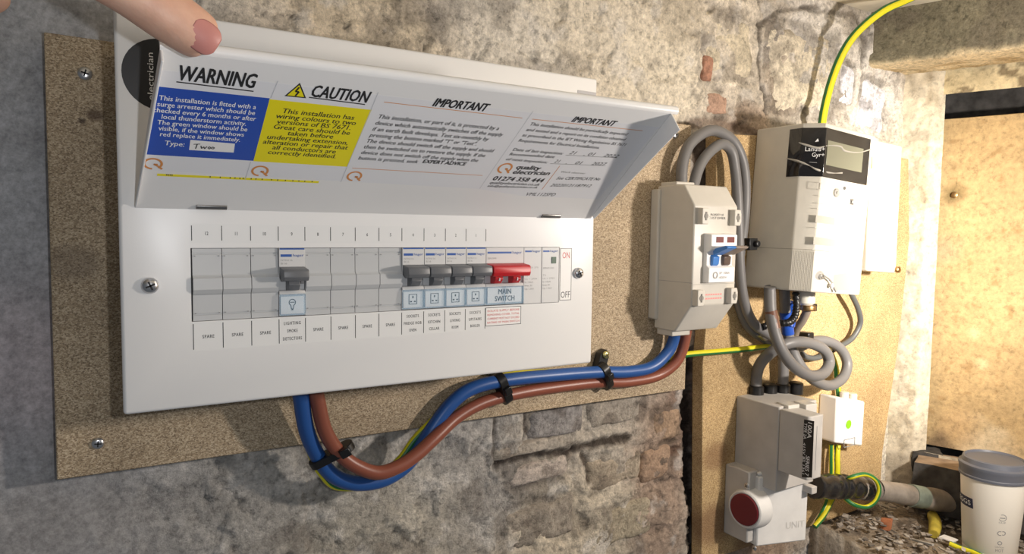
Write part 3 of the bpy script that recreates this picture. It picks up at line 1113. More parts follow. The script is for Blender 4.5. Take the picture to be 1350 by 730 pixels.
b.build('label_window', ms, bevel=.0003)
# surge protection, two single modules
for k in (14, 15):
    x0 = k*.0175
    b = MB()
    b.box(x0+.0002, x0+.0172, -.0006, .0105, -.0228, .0228, MODW)
    sp = b.build('surge_module', cu, bevel=.0003)
    b = MB()
    b.rect(PW, x0+.0012, .0190, x0+.0075, .0204, .0007, INKB, .0005)
    b.text(PW, 'hager', x0+.0082, .0190, .0018, INKB, width=.0078, h=.0007, bold=.01)
    if k == 14:
        b.text(PW, '225 275', x0+.0050, .0060, .0011, INKG, width=.009, h=.0007)
    else:
        b.text(PW, 'SPN215D', x0+.0012, .0052, .0013, INKG, width=.0110, h=.0007)
    for i, (t, w) in enumerate((('T2', .003), ('Uc = 275V', .012), ('In 15kA', .008), ('Imax 30', .007), ('Up 1.3kV', .009))):
        b.text(PW, t, x0+.0012, -.0006-.0027*i, .0013, INKG, width=w, h=.0007)
    b.build('rating_lettering', sp)
    if k == 15:
        b = MB()
        b.box(x0+.0098, x0+.0140, -.0012, .001, .0096, .0150, GRN)
        b.build('green_window', sp)

# ---- lid, hinged at its foot and tipped out 55 degrees
TH = math.radians(55)
LP = Plane((0, 0, .047), (1, 0, 0), (0, -math.sin(TH), math.cos(TH))); LP.thin = .2
LU0, LU1, LT0, LT1 = -.0310, .3128, .1262, .1288
lidm = MB()
def lidpt(u, v, h):
    return LP.at(u, v, h)
t = .0012
def panel(pts, h0, h1, mt):
    n = len(pts)
    vs = [lidpt(*p, h1) for p in pts]+[lidpt(*p, h0) for p in pts]
    lidm.add(vs, [tuple(range(n)), tuple(range(2*n-1, n-1, -1))]+[(i, i+n, (i+1) % n+n, (i+1) % n) for i in range(n)], mt)
LUT = -.0252   # left edge at the free end
LUR = .3010
panel([(LU0, 0), (LU1, 0), (LUR, LT1), (LUT, LT0)], -t, 0, WHITE)
lid = lidm.build('lid', cu, bevel=.0005)
# folded lips round the lid (toward the viewer)
b = MB()
def lip(p, q, d, tt, w, mt=WHITE, lo=0):
    """wall standing off the panel along p-q, height d at p and w at q"""
    p, q = Vector(p), Vector(q)
    n = Vector((-(q-p).y, (q-p).x)).normalized()*tt
    ps = [p, q, q+n, p+n]
    hs = [d, w, w, d]
    vs = [lidpt(a.x, a.y, lo) for a in ps]+[lidpt(a.x, a.y, h) for a, h in zip(ps, hs)]
    b.add(vs, [(3, 2, 1, 0), (4, 5, 6, 7), (0, 1, 5, 4), (1, 2, 6, 5), (2, 3, 7, 6), (3, 0, 4, 7)], mt)
lip((LU0, .004), (LUT, LT0), .002, -.0012, .0075)
b.build('left_lip', lid, bevel=.0004)
b = MB()
lip((LU1, .004), (LUR, LT1), .003, .0012, .0150)
b.build('right_lip', lid, bevel=.0004)
b = MB()
# rolled free edge
prof = []
for i in range(9):
    a = math.pi*i/8
    prof.append((math.sin(a)*.0034, -.0034+.0034*math.cos(a)))
ring0, ring1 = [], []
for dv, dh in prof:
    ring0.append(lidpt(LUT, LT0-.0005+dv, dh)); ring1.append(lidpt(LUR+.0055, LT1-.0005+dv, dh))
b.loft([ring0, ring1], WHITE)
b.build('rolled_edge', lid, smooth=True, angle=60)
# hinges
for (px, py) in ((278, 272), (724, 284)):
    u, v = FP.uv(px, py)
    b = MB()
    b.lathe((u-.0090, -.0022, v), (1, 0, 0), [(.0021, 0), (.0021, .018)], HINGE, 12)
    b.box(u-.0090, u+.0090, -.0012, 0, v-.0012, v+.0014, HINGE)
    b.box(u-.0004, u+.0022, -.0045, -.001, v+.0012, v+.0026, HINGE)
    b.build('hinge', lid, bevel=.0002)

def c2(x, y): return (160+x/3.1735, 60+y/3.1735)
def c3(x, y): return (450+x/2.9348, 90+y/2.9348)
# label sheet
b = MB()
b.slab(LP, [(-.0246, .1135), (-.0276, .0365), (.188, .0335), (.229, .0275), (.3020, .0275), (.3000, .1142)][::-1], .00025, LABEL)
b.build('label_sheet', lid)
b = MB()
b.slab(LP, [(-.0272, .0500), (.0290, .0500), (.0290, .1022), (-.0244, .1022)], .0004, BLUEB)
b.build('blue_panel', lid)
b = MB()
b.slab(LP, [(.0290, .0496), (.0858, .0496), (.0862, .1015), (.0290, .1015)], .0004, YELB)
b.build('yellow_panel', lid)
b = MB()   # yellow offcut strip with tick marks
a, c = LP.uv(*c2(150, 537)), LP.uv(*c2(825, 573))
b.rect(LP, a[0], c[1]-.0006, c[0], a[1]+.0004, .0004, YELB)
for i, f in enumerate((.05, .06, .07, .08, .30, .36, .42, .45, .48, .50, .55, .58, .62, .68, .72, .77, .82, .86, .90, .95)):
    b.rect(LP, a[0]+(c[0]-a[0])*f, (a[1]+c[1])/2-.0003, a[0]+(c[0]-a[0])*f+.0006, (a[1]+c[1])/2+.0009, .0006, INK)
b.build('yellow_strip', lid)
KW = dict(bold=.034, shear=.16, h=.0006)
KR = dict(bold=.022, shear=.16, h=.0006)
b = MB()
b.ptext(LP, 'WARNING', c2(237, 143), c2(560, 178), .0098, INK, **KW)
b.pstroke(LP, [c2(230, 151), c2(553, 191)], .0008, .0006, INK)
b.build('warning_heading', lid)
b = MB()
b.ptext(LP, 'CAUTION', c2(790, 212), c2(1031, 239), .0086, INK, **KW)
b.pstroke(LP, [c2(785, 216), c2(1019, 246)], .0008, .0006, INK)
b.build('caution_heading', lid)
b = MB()
tri = [LP.uv(*c2(682, 211)), LP.uv(*c2(773, 220)), LP.uv(*c2(747, 156))]
b.slab(LP, tri, .0005, INK, .0001)
cx = sum(p[0] for p in tri)/3; cy = sum(p[1] for p in tri)/3
b.slab(LP, [(cx+(p[0]-cx)*.78, cy+(p[1]-cy)*.78) for p in tri], .0006, YELB, .0001)
b.stroke(LP, [(cx+.0004, cy+.0040), (cx-.0009, cy+.0006), (cx+.0010, cy+.0008), (cx-.0003, cy-.0026)], .0010, .0008, INK)
b.build('hazard_triangle', lid)
b = MB()
b.block(LP, ['This installation is fitted with a', 'surge arrester which should be', 'checked every 6 months or after', 'local thunderstorm activity.', 'The green window should be', 'visible, if the window shows', 'red replace it immediately.'],
        c2(366, 247), c2(333, 390), .0034, .0505, INKW, bold=.021, shear=.05, h=.0006)
b.ptext(LP, 'Type:', c2(180, 415), c2(263, 422), .0037, INKW, bold=.021, shear=.05, h=.0006)
b.build('warning_lettering', lid)
b = MB()
q = [LP.uv(*c2(283, 436)), LP.uv(*c2(470, 447)), LP.uv(*c2(475, 410)), LP.uv(*c2(289, 394))]
b.slab(LP, q, .0006, STICK)
b.build('type_box', lid)
b = MB()
HW = .00055
def hand(strokes):
    for s_ in strokes:
        b.pstroke(LP, s_, HW, .0009, INK)
hand([[c2(302, 412), c2(330, 411)], [c2(318, 411), c2(310, 431)],
      [c2(333, 418), c2(335, 430), c2(345, 422), c2(348, 431), c2(358, 421)],
      [c2(368, 422), c2(362, 428), c2(368, 432), c2(374, 426), c2(368, 422)], [c2(382, 423), c2(376, 429), c2(383, 432), c2(390, 427), c2(382, 423)]])
b.build('type_handwriting', lid)
b = MB()
b.block(LP, ['This installation has', 'wiring colours to two', 'versions of BS 7671.', 'Great care should be', 'taken before', 'undertaking extension,', 'alteration or repair that', 'all conductors are', 'correctly identified.'],
        c2(826, 296), c2(757, 462), .0037, .0500, INK, bold=.021, shear=.12, h=.0006)
b.build('caution_lettering', lid)
def qlogo(px, r):
    b = MB()
    u, v = LP.uv(*px)
    b.arc(LP, u, v, r, r*.30, -50, 268, .0006, INKO)
    b.stroke(LP, [(u+r*.1, v-r*.05), (u+r*.62, v-r*.42), (u+r*1.1, v-r*1.0)], r*.30, .0007, INKO)
    b.stroke(LP, [(u+r*.1, v-r*.05), (u+r*.55, v-r*.05)], r*.22, .0007, INKO)
    b.build('round_logo', lid)
qlogo(c2(132, 494), .0044); qlogo(c2(580, 524), .0044); qlogo(c2(975, 546), .0044)
b = MB()   # faint column folds between the labels
GREYL = mat('label_edge', (.52, .53, .56), .4)
for a, c in ((c2(655, 147), c2(625, 220)), (c2(541, 485), c2(518, 560)), (c2(1075, 195), c2(918, 570)), (c3(742, 165), c3(535, 465))):
    b.pstroke(LP, [a, c], .00035, .0006, GREYL)
b.build('label_edges', lid)
b = MB()
b.ptext(LP, 'IMPORTANT', c3(350, 145), c3(563, 167), .0066, INK, **dict(KW, bold=.04, shear=.25))
b.build('important_heading', lid)
b = MB()
b.ptext(LP, 'IMPORTANT', c3(888, 206), c3(1056, 224), .0052, INK, **dict(KW, bold=.04, shear=.25))
b.build('important_heading', lid)
b = MB()
for a, c in ((c3(165, 130), c3(700, 192)), (c3(42, 385), c3(546, 414)), (c3(738, 196), c3(1165, 241)), (c3(845, 377), c3(776, 468))):
    b.pstroke(LP, [a, c], .0005, .0006, INKO)
b.build('orange_rule', lid)
b = MB()
LN = ['This installation, or part of it, is protected by a', 'device which automatically switches off the supply', 'if an earth fault develops. Test six-monthly by', 'pressing the button marked "T" or "Test".', 'The device should switch off the supply and should', 'then be switched on to restore the supply. If the', 'device does not switch off the supply when the', 'button is pressed, seek']
b.block(LP, LN, c3(141, 193), c3(64, 352), .0034, .0895, INK, align='l', bold=.02, shear=.16, h=.0006)
b.ptext(LP, 'EXPERT ADVICE', c3(312, 365), c3(480, 376), .0034, INK, **dict(KW, bold=.04))
b.build('important_lettering', lid)
b = MB()
b.block(LP, ['This installation should be periodically inspected', 'and tested and a report on its condition obtained', 'as prescribed in the IET Wiring Regulations BS 7671', 'Requirements for Electrical Installations.'],
        c3(728, 220), c3(683, 283), .0029, .0900, INK, align='l', bold=.018, shear=.16, h=.0006)
b.ptext(LP, 'Date of last inspection:', c3(661, 318), c3(855, 334), .0029, INK, **KR)
b.ptext(LP, 'Recommended date', c3(648, 336), c3(822, 347), .0029, INK, **KR)
b.ptext(LP, 'of next inspection:', c3(635, 355), c3(795, 368), .0029, INK, **KR)
b.ptext(LP, 'Work observer', c3(848, 403), c3(942, 409), .0020, INKG, **KR)
b.ptext(LP, 'VML112SPD', c3(712, 492), c3(824, 494), .0040, INK, bold=.0, shear=.2, h=.0006)
b.build('inspection_lettering', lid)
b = MB()
b.pstroke(LP, [c3(868, 335), c3(1066, 346)], .0003, .0006, INK)
b.pstroke(LP, [c3(808, 368), c3(1022, 376)], .0003, .0006, INK)
for t_, a, c in (('21', c3(880, 331), c3(905, 333)), ('.', c3(937, 336), c3(940, 336)), ('01', c3(952, 337), c3(978, 338)), ('2022', c3(1012, 341), c3(1068, 345)),
                 ('21', c3(822, 364), c3(842, 365)), ('.', c3(868, 368), c3(871, 368)), ('01', c3(903, 370), c3(928, 371)), ('2027', c3(965, 373), c3(1022, 376)),
                 ('See CERTIFICATE No', c3(830, 429), c3(998, 433)), ('20220121187912', c3(806, 456), c3(963, 459))):
    b.ptext(LP, t_, a, c, .0034, INK, bold=.0, shear=.3, h=.0008) if t_ != '.' else b.pstroke(LP, [a, c], .0007, .0008, INK)
b.build('inspection_handwriting', lid)
qlogo(c3(633, 386), .0050)
b = MB()
b.ptext(LP, 'quality', c3(673, 388), c3(768, 394), .0045, INK, **KW)
b.ptext(LP, 'electrician', c3(660, 407), c3(803, 413), .0045, INK, **KW)
b.ptext(LP, '01274 358 444', c3(583, 432), c3(778, 441), .0047, INK, **KW)
b.ptext(LP, 'qualityelectrician.co.uk', c3(572, 446), c3(765, 454), .0030, INK, **KR)
b.ptext(LP, 'info@qualityelectrician.co.uk', c3(564, 458), c3(757, 464), .0024, INK, **KR)
b.build('trade_lettering', lid)
#PART4
# ------------------------------------------------------------------ switch isolator
def P(px, py, y):
    p = aty(px, py, y)
    return (p.x, p.y, p.z)
iso = thing('isolator_switch', 'beige double pole isolator box with a blue lever between fuse box and meter', 'isolator', (.515, .107, -.062))
IX0, IX1, IY = .4825, .5475, .0446
b = MB()
b.box(.4788, .5512, .094, .1069, -.0600, .0832, BEIGE)
b.build('back_plate', iso, bevel=.002)
b = MB()
prof = [(.100, -.0700), (.068, -.0705), (IY, -.0400), (IY, .0645), (.0605, .0868), (.100, .0866)]
b.prism(prof, 0, IX0, IX1, BEIGE)
b.build('cover', iso, bevel=.0016)
b = MB()
b.box(IX0-.00015, IX0+.0004, IY-.0001, .0955, -.0166, -.0161, INKG)
b.box(IX0, IX1, IY-.00015, IY+.0004, -.0182, -.0177, mat('seam_shadow', (.34, .32, .28), .6))
b.build('cover_seam', iso)
IF = Plane((IX0, IY, 0), (1, 0, 0), (0, 0, 1)); IF.thin = .3
for (u, z) in ((.0085, .0535), (.0570, .0525), (.0055, -.0315), (.0555, -.0310)):
    b = MB()
    b.prism([(IX0+u-.0045, z-.0085), (IX0+u+.0045, z-.0085), (IX0+u+.0060, z-.004), (IX0+u+.0060, z+.004), (IX0+u+.0045, z+.0085), (IX0+u-.0045, z+.0085)][::-1], 1, IY-.0075, IY+.001, BEIGE)
    boss = b.build('screw_boss', iso, bevel=.0008)
    b = MB()
    b.lathe((IX0+u+.0006, IY-.0070, z), (0, -1, 0), [(.0029, 0), (.0029, .0009), (.0026, .0010)], mat('boss_recess', (.20, .19, .17), .5), 14)
    b.box(IX0+u-.0003, IX0+u+.0015, IY-.0083, IY-.0074, z-.0044, z+.0044, MATS['boss_recess'])
    b.build('cover_screw', boss)
for (z0, z1) in ((.084, .0905), (-.0765, -.069)):
    b = MB()
    b.box(.4850, .5120, .074, .098, z0, z1, BEIGE)
    b.build('cable_spigot', iso, bevel=.001)
# switch module in the cover
b = MB()
mx0, mx1 = IX0+.0150, IX0+.0540
prs = [(IY+.001, -.0160), (IY-.0080, -.0160), (IY-.0085, -.0005), (IY-.0045, .0020), (IY-.0045, .0155), (IY-.0105, .0185), (IY-.0105, .0345), (IY+.001, .0360)]
b.prism(prs, 0, mx0, mx1, STICK)
swm = b.build('switch_module', iso, bevel=.0008)
b = MB()
for q in (.0070, .0235):
    b.box(mx0+q, mx0+q+.0105, IY-.0110, IY-.009, .0262, .0322, mat('flag_red', (.13, .012, .010), .4))
b.build('red_window', swm)
b = MB()
b.prism([(IY-.008, .0195), (IY-.0245, .0235), (IY-.0275, .0220), (IY-.0265, .0205), (IY-.0085, .0130)], 0, mx0+.0050, mx0+.0190, mat('lever_blue', (.05, .20, .55), .35))
b.prism([(IY-.0040, .0135), (IY-.0085, .0110), (IY-.0075, .0030), (IY-.0030, .0005)], 0, mx0+.0060, mx0+.0155, MATS['lever_blue'])
b.build('blue_lever', swm, bevel=.0006)
b = MB()
b.prism([(IY-.008, .0195), (IY-.0245, .0235), (IY-.0275, .0220), (IY-.0265, .0205), (IY-.0085, .0130)], 0, mx0+.0190, mx0+.0370, mat('lever_brown', (.26, .21, .18), .35))
b.prism([(IY-.0040, .0135), (IY-.0085, .0110), (IY-.0075, .0030), (IY-.0030, .0005)], 0, mx0+.0225, mx0+.0330, mat('lever_dark', (.10, .065, .05), .35))
b.build('brown_lever', swm, bevel=.0006)
b = MB()
pl = Plane((mx0, IY-.0085, 0), (1, 0, 0), (0, 0, 1))
b.arc(pl, .0095, -.0080, .0030, .0011, 0, 360, .0003, INKG)
b.text(pl, '2P 100A', .0150, -.0070, .0024, INKG, width=.016, h=.0003)
b.text(pl, '400V', .0150, -.0118, .0024, INKG, width=.012, h=.0003)
b.build('rating_lettering', swm)
b = MB()
b.text(IF, 'PROPERTY OF', .0335, .0540, .0024, INK, width=.020, align='c', bold=.02)
b.text(IF, 'CUSTOMER', .0335, .0506, .0024, INK, width=.026, align='c', bold=.02)
b.build('cover_lettering', iso)
b = MB()
for i in range(2):
    for k in range(8):
        b.rect(IF, .0165+k*.0036, -.0300-.0042*i, .0165+k*.0036+.0029, -.0284-.0042*i, .0002, mat('ink_pink', (.72, .25, .24), .5))
b.build('red_print', iso)

# ------------------------------------------------------------------ electricity meter (leans a little)
MBASE = Vector((.6354, .107, -.0290)); MR = .0733
meter = thing('electricity_meter', 'beige electricity meter with glossy black display window, leaning slightly', 'meter', tuple(MBASE), MR)
cR, sR = math.cos(MR), math.sin(MR)
MXV, MZV = Vector((cR, 0, -sR)), Vector((sR, 0, cR))
MF = Plane(MBASE+Vector((0, -.0853, 0)), MXV, MZV); MF.thin = .06
foot = [(0, 0), (0, -.0645), (.0135, -.0853), (.1065, -.0853), (.1180, -.0700), (.1180, 0)]
b = MB()
b.prism(foot, 2, 0, .1925, METER)
b.build('case', meter, bevel=.0022, seg=3, local=True)
# seam of the terminal cover
def offset_foot(d):
    return [(-d, -.0010), (-d, -.0645-d*.4), (.0135-d*.6, -.0853-d), (.1065+d*.6, -.0853-d), (.1180+d, -.0700-d*.4), (.1180+d, -.001)]
b = MB()
b.prism(offset_foot(.0002), 2, .0478, .0484, mat('meter_seam', (.36, .33, .28), .6))
b.build('terminal_cover_seam', meter, local=True)
# ribs on the chamfer, low down, and along the top
b = MB()
A0, A1 = Vector((.0002, -.0648)), Vector((.0133, -.0851))
for i in range(14):
    c = A0.lerp(A1, (i+.5)/14)
    n = Vector((-(A1-A0).y, (A1-A0).x)).normalized()*-1
    d = (A1-A0).normalized()
    w = (A1-A0).length/14*.28
    q = [c-d*w+n*-.0003, c+d*w+n*-.0003, c+d*w*.8+n*.0006, c-d*w*.8+n*.0006]
    b.prism([(p.x, p.y) for p in q], 2, .001, .0465, METER)
    b.prism([(p.x, p.y) for p in q], 2, .1880, .1915, METER)
b.build('grip_ribs', meter, local=True, kind='stuff')
# black wrap-round window
wz0, wz1 = .1315, .1868
outer = [(-.0010, -.0480), (-.0010, -.0650), (.0130, -.0866), (.0990, -.0866)]
inner = [(.0990, -.0840), (.0150, -.0840), (.0012, -.0640), (.0012, -.0480)]
b = MB()
b.prism(outer+inner, 2, wz0, wz1, GLOSSB)
b.build('display_window', meter, bevel=.0006, local=True)
b = MB()
def mrect(p0, p1, h, mt, h0=0):
    u0, v0 = MF.uv(*p0); u1, v1 = MF.uv(*p1)
    b.rect(MF, u0, v0, u1, v1, h, mt, h0)
u0, v0 = MF.uv(1087, 214); u1, v1 = MF.uv(1136, 203)
b.rect(MF, u0, v0-.003, u1, v1+.006, .0021, LCD)
b.build('display', meter, bevel=.0004)
b = MB()
GP = Plane(MBASE+MXV*.0135+Vector((0, -.0866, 0)), MXV, MZV)
CH = Plane(MBASE+MXV*-.0008+Vector((0, -.0655, 0)), MXV*.014+Vector((0, -.0216, 0)), MZV)
b.text(CH, 'Landis+', .0045, .1600, .0050, INKW, width=.0205, h=.0005)
b.text(CH, 'Gyr+', .0120, .1535, .0050, INKW, width=.0130, h=.0005)
b.slab(CH, [(.0140, .1705), (.0180, .1712), (.0168, .1745)], .0005, INKW)
b.stroke(CH, [(.010, .1475), (.018, .1470)], .0006, .0005, INKG)
b.build('window_lettering', meter)
# creases of the clear film over the window, coloured pale to stand for glints
for k, (pts, w) in enumerate(((((1054, 188), (1062, 191), (1078, 195), (1090, 192), (1105, 193), (1112, 199), (1130, 201), (1146, 197)), 1.0),
                 (((1038, 209), (1052, 212), (1066, 218), (1078, 224), (1094, 228), (1108, 228)), 1.0))):
    q = []
    for (px, py) in pts:
        # chamfer or front, whichever the pixel falls on
        uu, vv = MF.uv(px, py)
        if uu > .0130:
            q.append(MF.at(uu, vv, .0018))
        else:
            uu, vv = CH.uv(px, py)
            if uu > 0:
                q.append(CH.at(uu, vv, .0006))
            else:
                pp = atx(px, py, MBASE.x+.0115)
                q.append(Vector((pp.x-.0015, pp.y, pp.z)))
    b = MB()
    b.tube(q, .0011, FILMGLINT, n=8, sub=6, rfun=lambda t: .35+1.0*abs(math.sin(t*math.pi*2.3))*(1-t*.2))
    b.build('crease_glint', meter, smooth=True)
# face furniture
b = MB()
for p0, p1 in (((1075, 293), (1101, 287)), ((1072, 322), (1106, 316))):
    mrect(p0, p1, .0003, mat('meter_print', (.42, .40, .36), .5))
b.build('serial_strip', meter)
b = MB()
u, v = MF.uv(1080, 245)
b.frame(MF, u-.003, v-.004, u+.003, v+.004, .0005, .0003, MATS['meter_print'])
b.text(MF, 'CE', *MF.uv(1110, 299), .0042, MATS['meter_print'], h=.0003)
for i, (px, py, w) in enumerate(((1079, 258, .018), (1078, 268, .026), (1077, 275, .022), (1074, 300, .024), (1071, 329, .03))):
    u, v = MF.uv(px, py)
    b.rect(MF, u, v, u+w, v+.0006, .0003, mat('meter_print_faint', (.55, .52, .46), .5))
u, v = MF.uv(1117, 266)
b.arc(MF, u, v, .0180, .0008, -55, 50, .0003, MATS['meter_print'])
b.build('face_print', meter)
u, v = MF.uv(1102, 254)
b = MB(); b.lathe(MF.at(u, v, 0), MF.n, [(.0050, 0), (.0050, .0016), (.0042, .0022), (.0016, .0014), (.0015, .0026), (.001, .0027)], mat('meter_button', (.36, .35, .33), .45), 24)
b.build('round_button', meter, smooth=True)
u, v = MF.uv(1113, 248)
b = MB(); b.lathe(MF.at(u, v, 0), MF.n, [(.0019, 0), (.0019, .0010), (.0014, .0012)], mat('meter_dark', (.12, .115, .11), .4), 14)
b.build('small_screw', meter, smooth=True)
u, v = MF.uv(1123, 266)
b = MB(); b.rect(MF, u-.0038, v-.0034, u+.0038, v+.0034, .0012, MATS['meter_dark'])
b.rect(MF, u-.0018, v-.0015, u+.0018, v+.0015, .0016, MATS['meter_button'])
b.build('optical_port', meter, bevel=.0005)
# flat grey patch of painted shadow, and the seal, low on the terminal cover
b = MB()
pts = [MF.uv(1099, 362), MF.uv(1125, 357.5), MF.uv(1122, 383), MF.uv(1097, 383)]
b.slab(MF, pts[::-1], .0003, mat('recess_shade_grey', (.33, .32, .30), .5))
b.build('cover_shadow', meter)
b = MB()
u, v = MF.uv(1081, 363)
b.slab(MF, [(u+.0085*math.cos(a*.3)-.001*math.sin(a*.6), v+.0055*math.sin(a*.3)) for a in range(21)], .0004, MATS['recess_shade_grey'])
b.build('seal_recess', meter)
b = MB()
b.lathe(MF.at(u+.0005, v-.001, .0004), MF.n, [(.0030, 0), (.0030, .0030), (.0022, .0036)], STEEL, 16)
b.build('cover_screw', meter, smooth=True)
b = MB()
q = [MF.at(*MF.uv(*p), .004) for p in ((1082, 363), (1087, 366), (1092, 371), (1095, 378), (1098, 384))]
b.tube(q, .0011, mat('seal_wire', (.55, .54, .52), .35, metal=.6), n=8)
b.build('seal_wire', meter, smooth=True)
b = MB()
u, v = MF.uv(1092, 376)
b.lathe(MF.at(u, v, .0035), MF.n, [(.0026, 0), (.0026, .002)], STICK, 12)
b.build('seal', meter)

# ------------------------------------------------------------------ slim hub beside the meter
hub = thing('communications_hub', 'slim white box mounted to the right of the meter, glaring in the lamplight', 'hub', tuple(aty(1165, 358, .107)))
HY = .058
hp = [aty(px, py, HY) for px, py in ((1151, 183.5), (1190, 192), (1181.5, 360), (1143, 357))]
b = MB()
b.prism([(p.x, p.z) for p in hp], 1, HY, .1069, METER)
b.build('case', hub, bevel=.003, seg=3)
HP = Plane((0, HY, 0), (1, 0, 0), (0, 0, 1)); HP.thin = .3
b = MB()
b.slab(HP, [HP.uv(*p) for p in ((1152, 345), (1180.5, 349), (1187, 200), (1158, 194))], .0004, STICK)
b.build('front_label', hub)
b = MB()
b.ptext(HP, 'SMART METER', (1161, 202), (1185, 205), .0030, INKG, h=.0007)
b.ptext(HP, 'E470', (1152, 283), (1168, 285), .0030, INKG, h=.0007)
b.ptext(HP, 'G4-A', (1152, 347), (1164, 349), .0050, INKG, h=.0007, bold=.02)
u, v = HP.uv(1170, 232)
for r in (.010, .015, .020):
    b.arc(HP, u+.004, v-.012, r, .0008, 100, 165, .0006, mat('ink_faint', (.60, .60, .62), .5))
b.pstroke(HP, [(1178, 237), (1183, 239), (1187, 239)], .0022, .0007, mat('ink_lilac', (.22, .24, .55), .5))
b.build('front_lettering', hub)
b = MB()
p = aty(1177, 355, HY+.004)
b.lathe((p.x+.001, HY-.001, p.z+.0), (0, -1, 0), [(.0042, 0), (.0042, .003), (.003, .004)], BRASS, 14)
b.build('fixing_screw', hub, smooth=True)
# yellow sticker between the two boxes
b = MB()
b.box(aty(1146, 215, .045).x, aty(1150, 215, .045).x, .045, .0505, aty(1147, 222, .045).z, aty(1147, 206, .045).z, mat('sticker_lime', (.62, .60, .10), .5))
b.build('lime_sticker', hub)

# ------------------------------------------------------------------ service cut-out (main fuse)
cut = thing('service_cutout', 'grey main fuse cut-out with black rating label and a red plug below the meter', 'fuse holder', (.665, .107, -.330))
CX = .630
zt = atx(977, 523, CX).z
b = MB()
b.prism([(CX, .1069), (CX, .0440), (.700, .0440), (.700, .1069)], 2, atx(1000, 640, CX).z, zt, CUTG)
b.build('fuse_base', cut, bevel=.0015)
ct, cb = atx(1037, 541, CX).z, atx(1060, 632, CX).z
b = MB()
b.prism([(CX-.001, .0425), (CX-.001, .0050), (CX+.0015, .0030), (.6535, .0030), (.6560, .0425)], 2, cb, ct, CUTG)
fcr = b.build('fuse_carrier', cut, bevel=.0012)
CF = Plane((CX-.001, 0, 0), (0, -1, 0), (0, 0, 1)); CF.thin = .25
b = MB()
pts = [CF.uv(*p) for p in ((1057, 629), (1070.5, 629.5), (1073.5, 555), (1060, 552.5))]
b.slab(CF, pts, .0004, BLACK)
b.build('rating_label', fcr, bevel=.0002)
b = MB()
b.ptext(CF, '100A', (1065.6, 556), (1064.2, 577), .0052, INKW, bold=.02, h=.0009)
b.ptext(CF, 'SERIES 7', (1062.8, 600), (1061.2, 626), .0046, INKW, bold=.02, h=.0009)
b.ptext(CF, 'TYPE 2A', (1060.6, 557), (1059.4, 578), .0036, INKW, bold=.01, h=.0009)
b.ptext(CF, '415V BS 1361', (1059.2, 583), (1057.4, 624), .0030, INKW, h=.0009)
b.build('rating_lettering', fcr)
b = MB()
b.box(.6420, .6426, .0027, .0035, cb+.010, ct-.012, INKG)
b.build('front_slot', fcr)
for k, (px, py) in enumerate(((1037, 534), (1060, 533))):   # clips and seals on top
    p = atz(px, py, ct+.001)
    b = MB()
    b.prism([(p.x-.010, p.y-.010), (p.x+.008, p.y-.012), (p.x+.012, p.y+.008), (p.x-.006, p.y+.010)], 2, zt-.012 if k else zt-.004, zt+.002, mat('clear_cover', (.62, .60, .56), .2))
    b.build('terminal_shroud', cut, bevel=.001)
# lower cable box, turned to the left
zl0, zl1 = atx(1011, 727, .625).z, atx(1011, 628, .625).z
b = MB()
b.prism([(.632, .1069), (.6245, .0646), (.6920, .0450), (.706, .1069)], 2, zl0, zl1-.004, CUTW)
b.prism([(.6262, .0700), (.6255, .0662), (.688, .0480), (.6960, .060)], 2, zl1-.004, zl1+.001, CUTW)
b.build('cable_box', cut, bevel=.0020)
LB = Plane((.6245, .0646, 0), (.0675, -.0196, 0), (0, 0, 1))
b = MB()
for i, u in enumerate((.012, .030, .048)):
    b.box(.6245+u*.96-.004, .6245+u*.96+.004, .0646-u*.28-.001, .0646-u*.28+.010, zl1-.001, zl1+.0045-.001*i, CUTW)
b.build('box_lugs', cut, bevel=.0015)
b = MB()
b.ptext(LB, 'UNIT', (1036, 697), (1060, 694), .0085, mat('emboss', (.58, .565, .54), .5), h=.0003)
b.build('embossed_lettering', cut)
p = atx(988, 668, .622)
b = MB()
b.box(.6140, .634, .0700, .1069, zl0+.004, zl1+.002, CUTG)
b.build('side_flange', cut, bevel=.002)
b = MB()
b.lathe((.630, p.y, p.z), (-1, -.12, 0), [(.0255, 0), (.0240, .012), (.0222, .0195), (.0205, .0205), (.0196, .0196)], CUTW, 32)
b.build('plug_boss', cut, smooth=True)
b = MB()
b.lathe((.6105, p.y-.0024, p.z), (-1, -.12, 0), [(.0190, 0), (.0190, .0012), (.0180, .0020), (.002, .0022)], CUTR, 32)
b.build('red_plug', cut, smooth=True)
for (px, py, x, r) in ((985, 640, .6138, .0036), (993, 657, .6138, .0030), (995, 722, .6138, .0030)):
    q = atx(px, py, x)
    screw('screw', q, r, cut, STEEL, n=(-1, 0, 0))
b = MB()
q = atx(1068, 646, .686)
b.box(.684, .694, q.y-.004, q.y+.010, q.z-.004, q.z+.005, CUTG)
b.build('seal_tab', cut, bevel=.001)
CAPS = []
for k, (px, py) in enumerate(((997, 514), (1015, 512), (1032, 511.5), (1049, 509.5))):
    c = atz(px, py, zt+.005)
    CAPS.append(c)
    b = MB()
    b.lathe((c.x, c.y, zt-.004), (0, 0, 1), [(.0092, 0), (.0092, .0135), (.0078, .0150), (.0066, .0150)], BLACK, 18)
    b.build('cable_gland', cut, smooth=True)

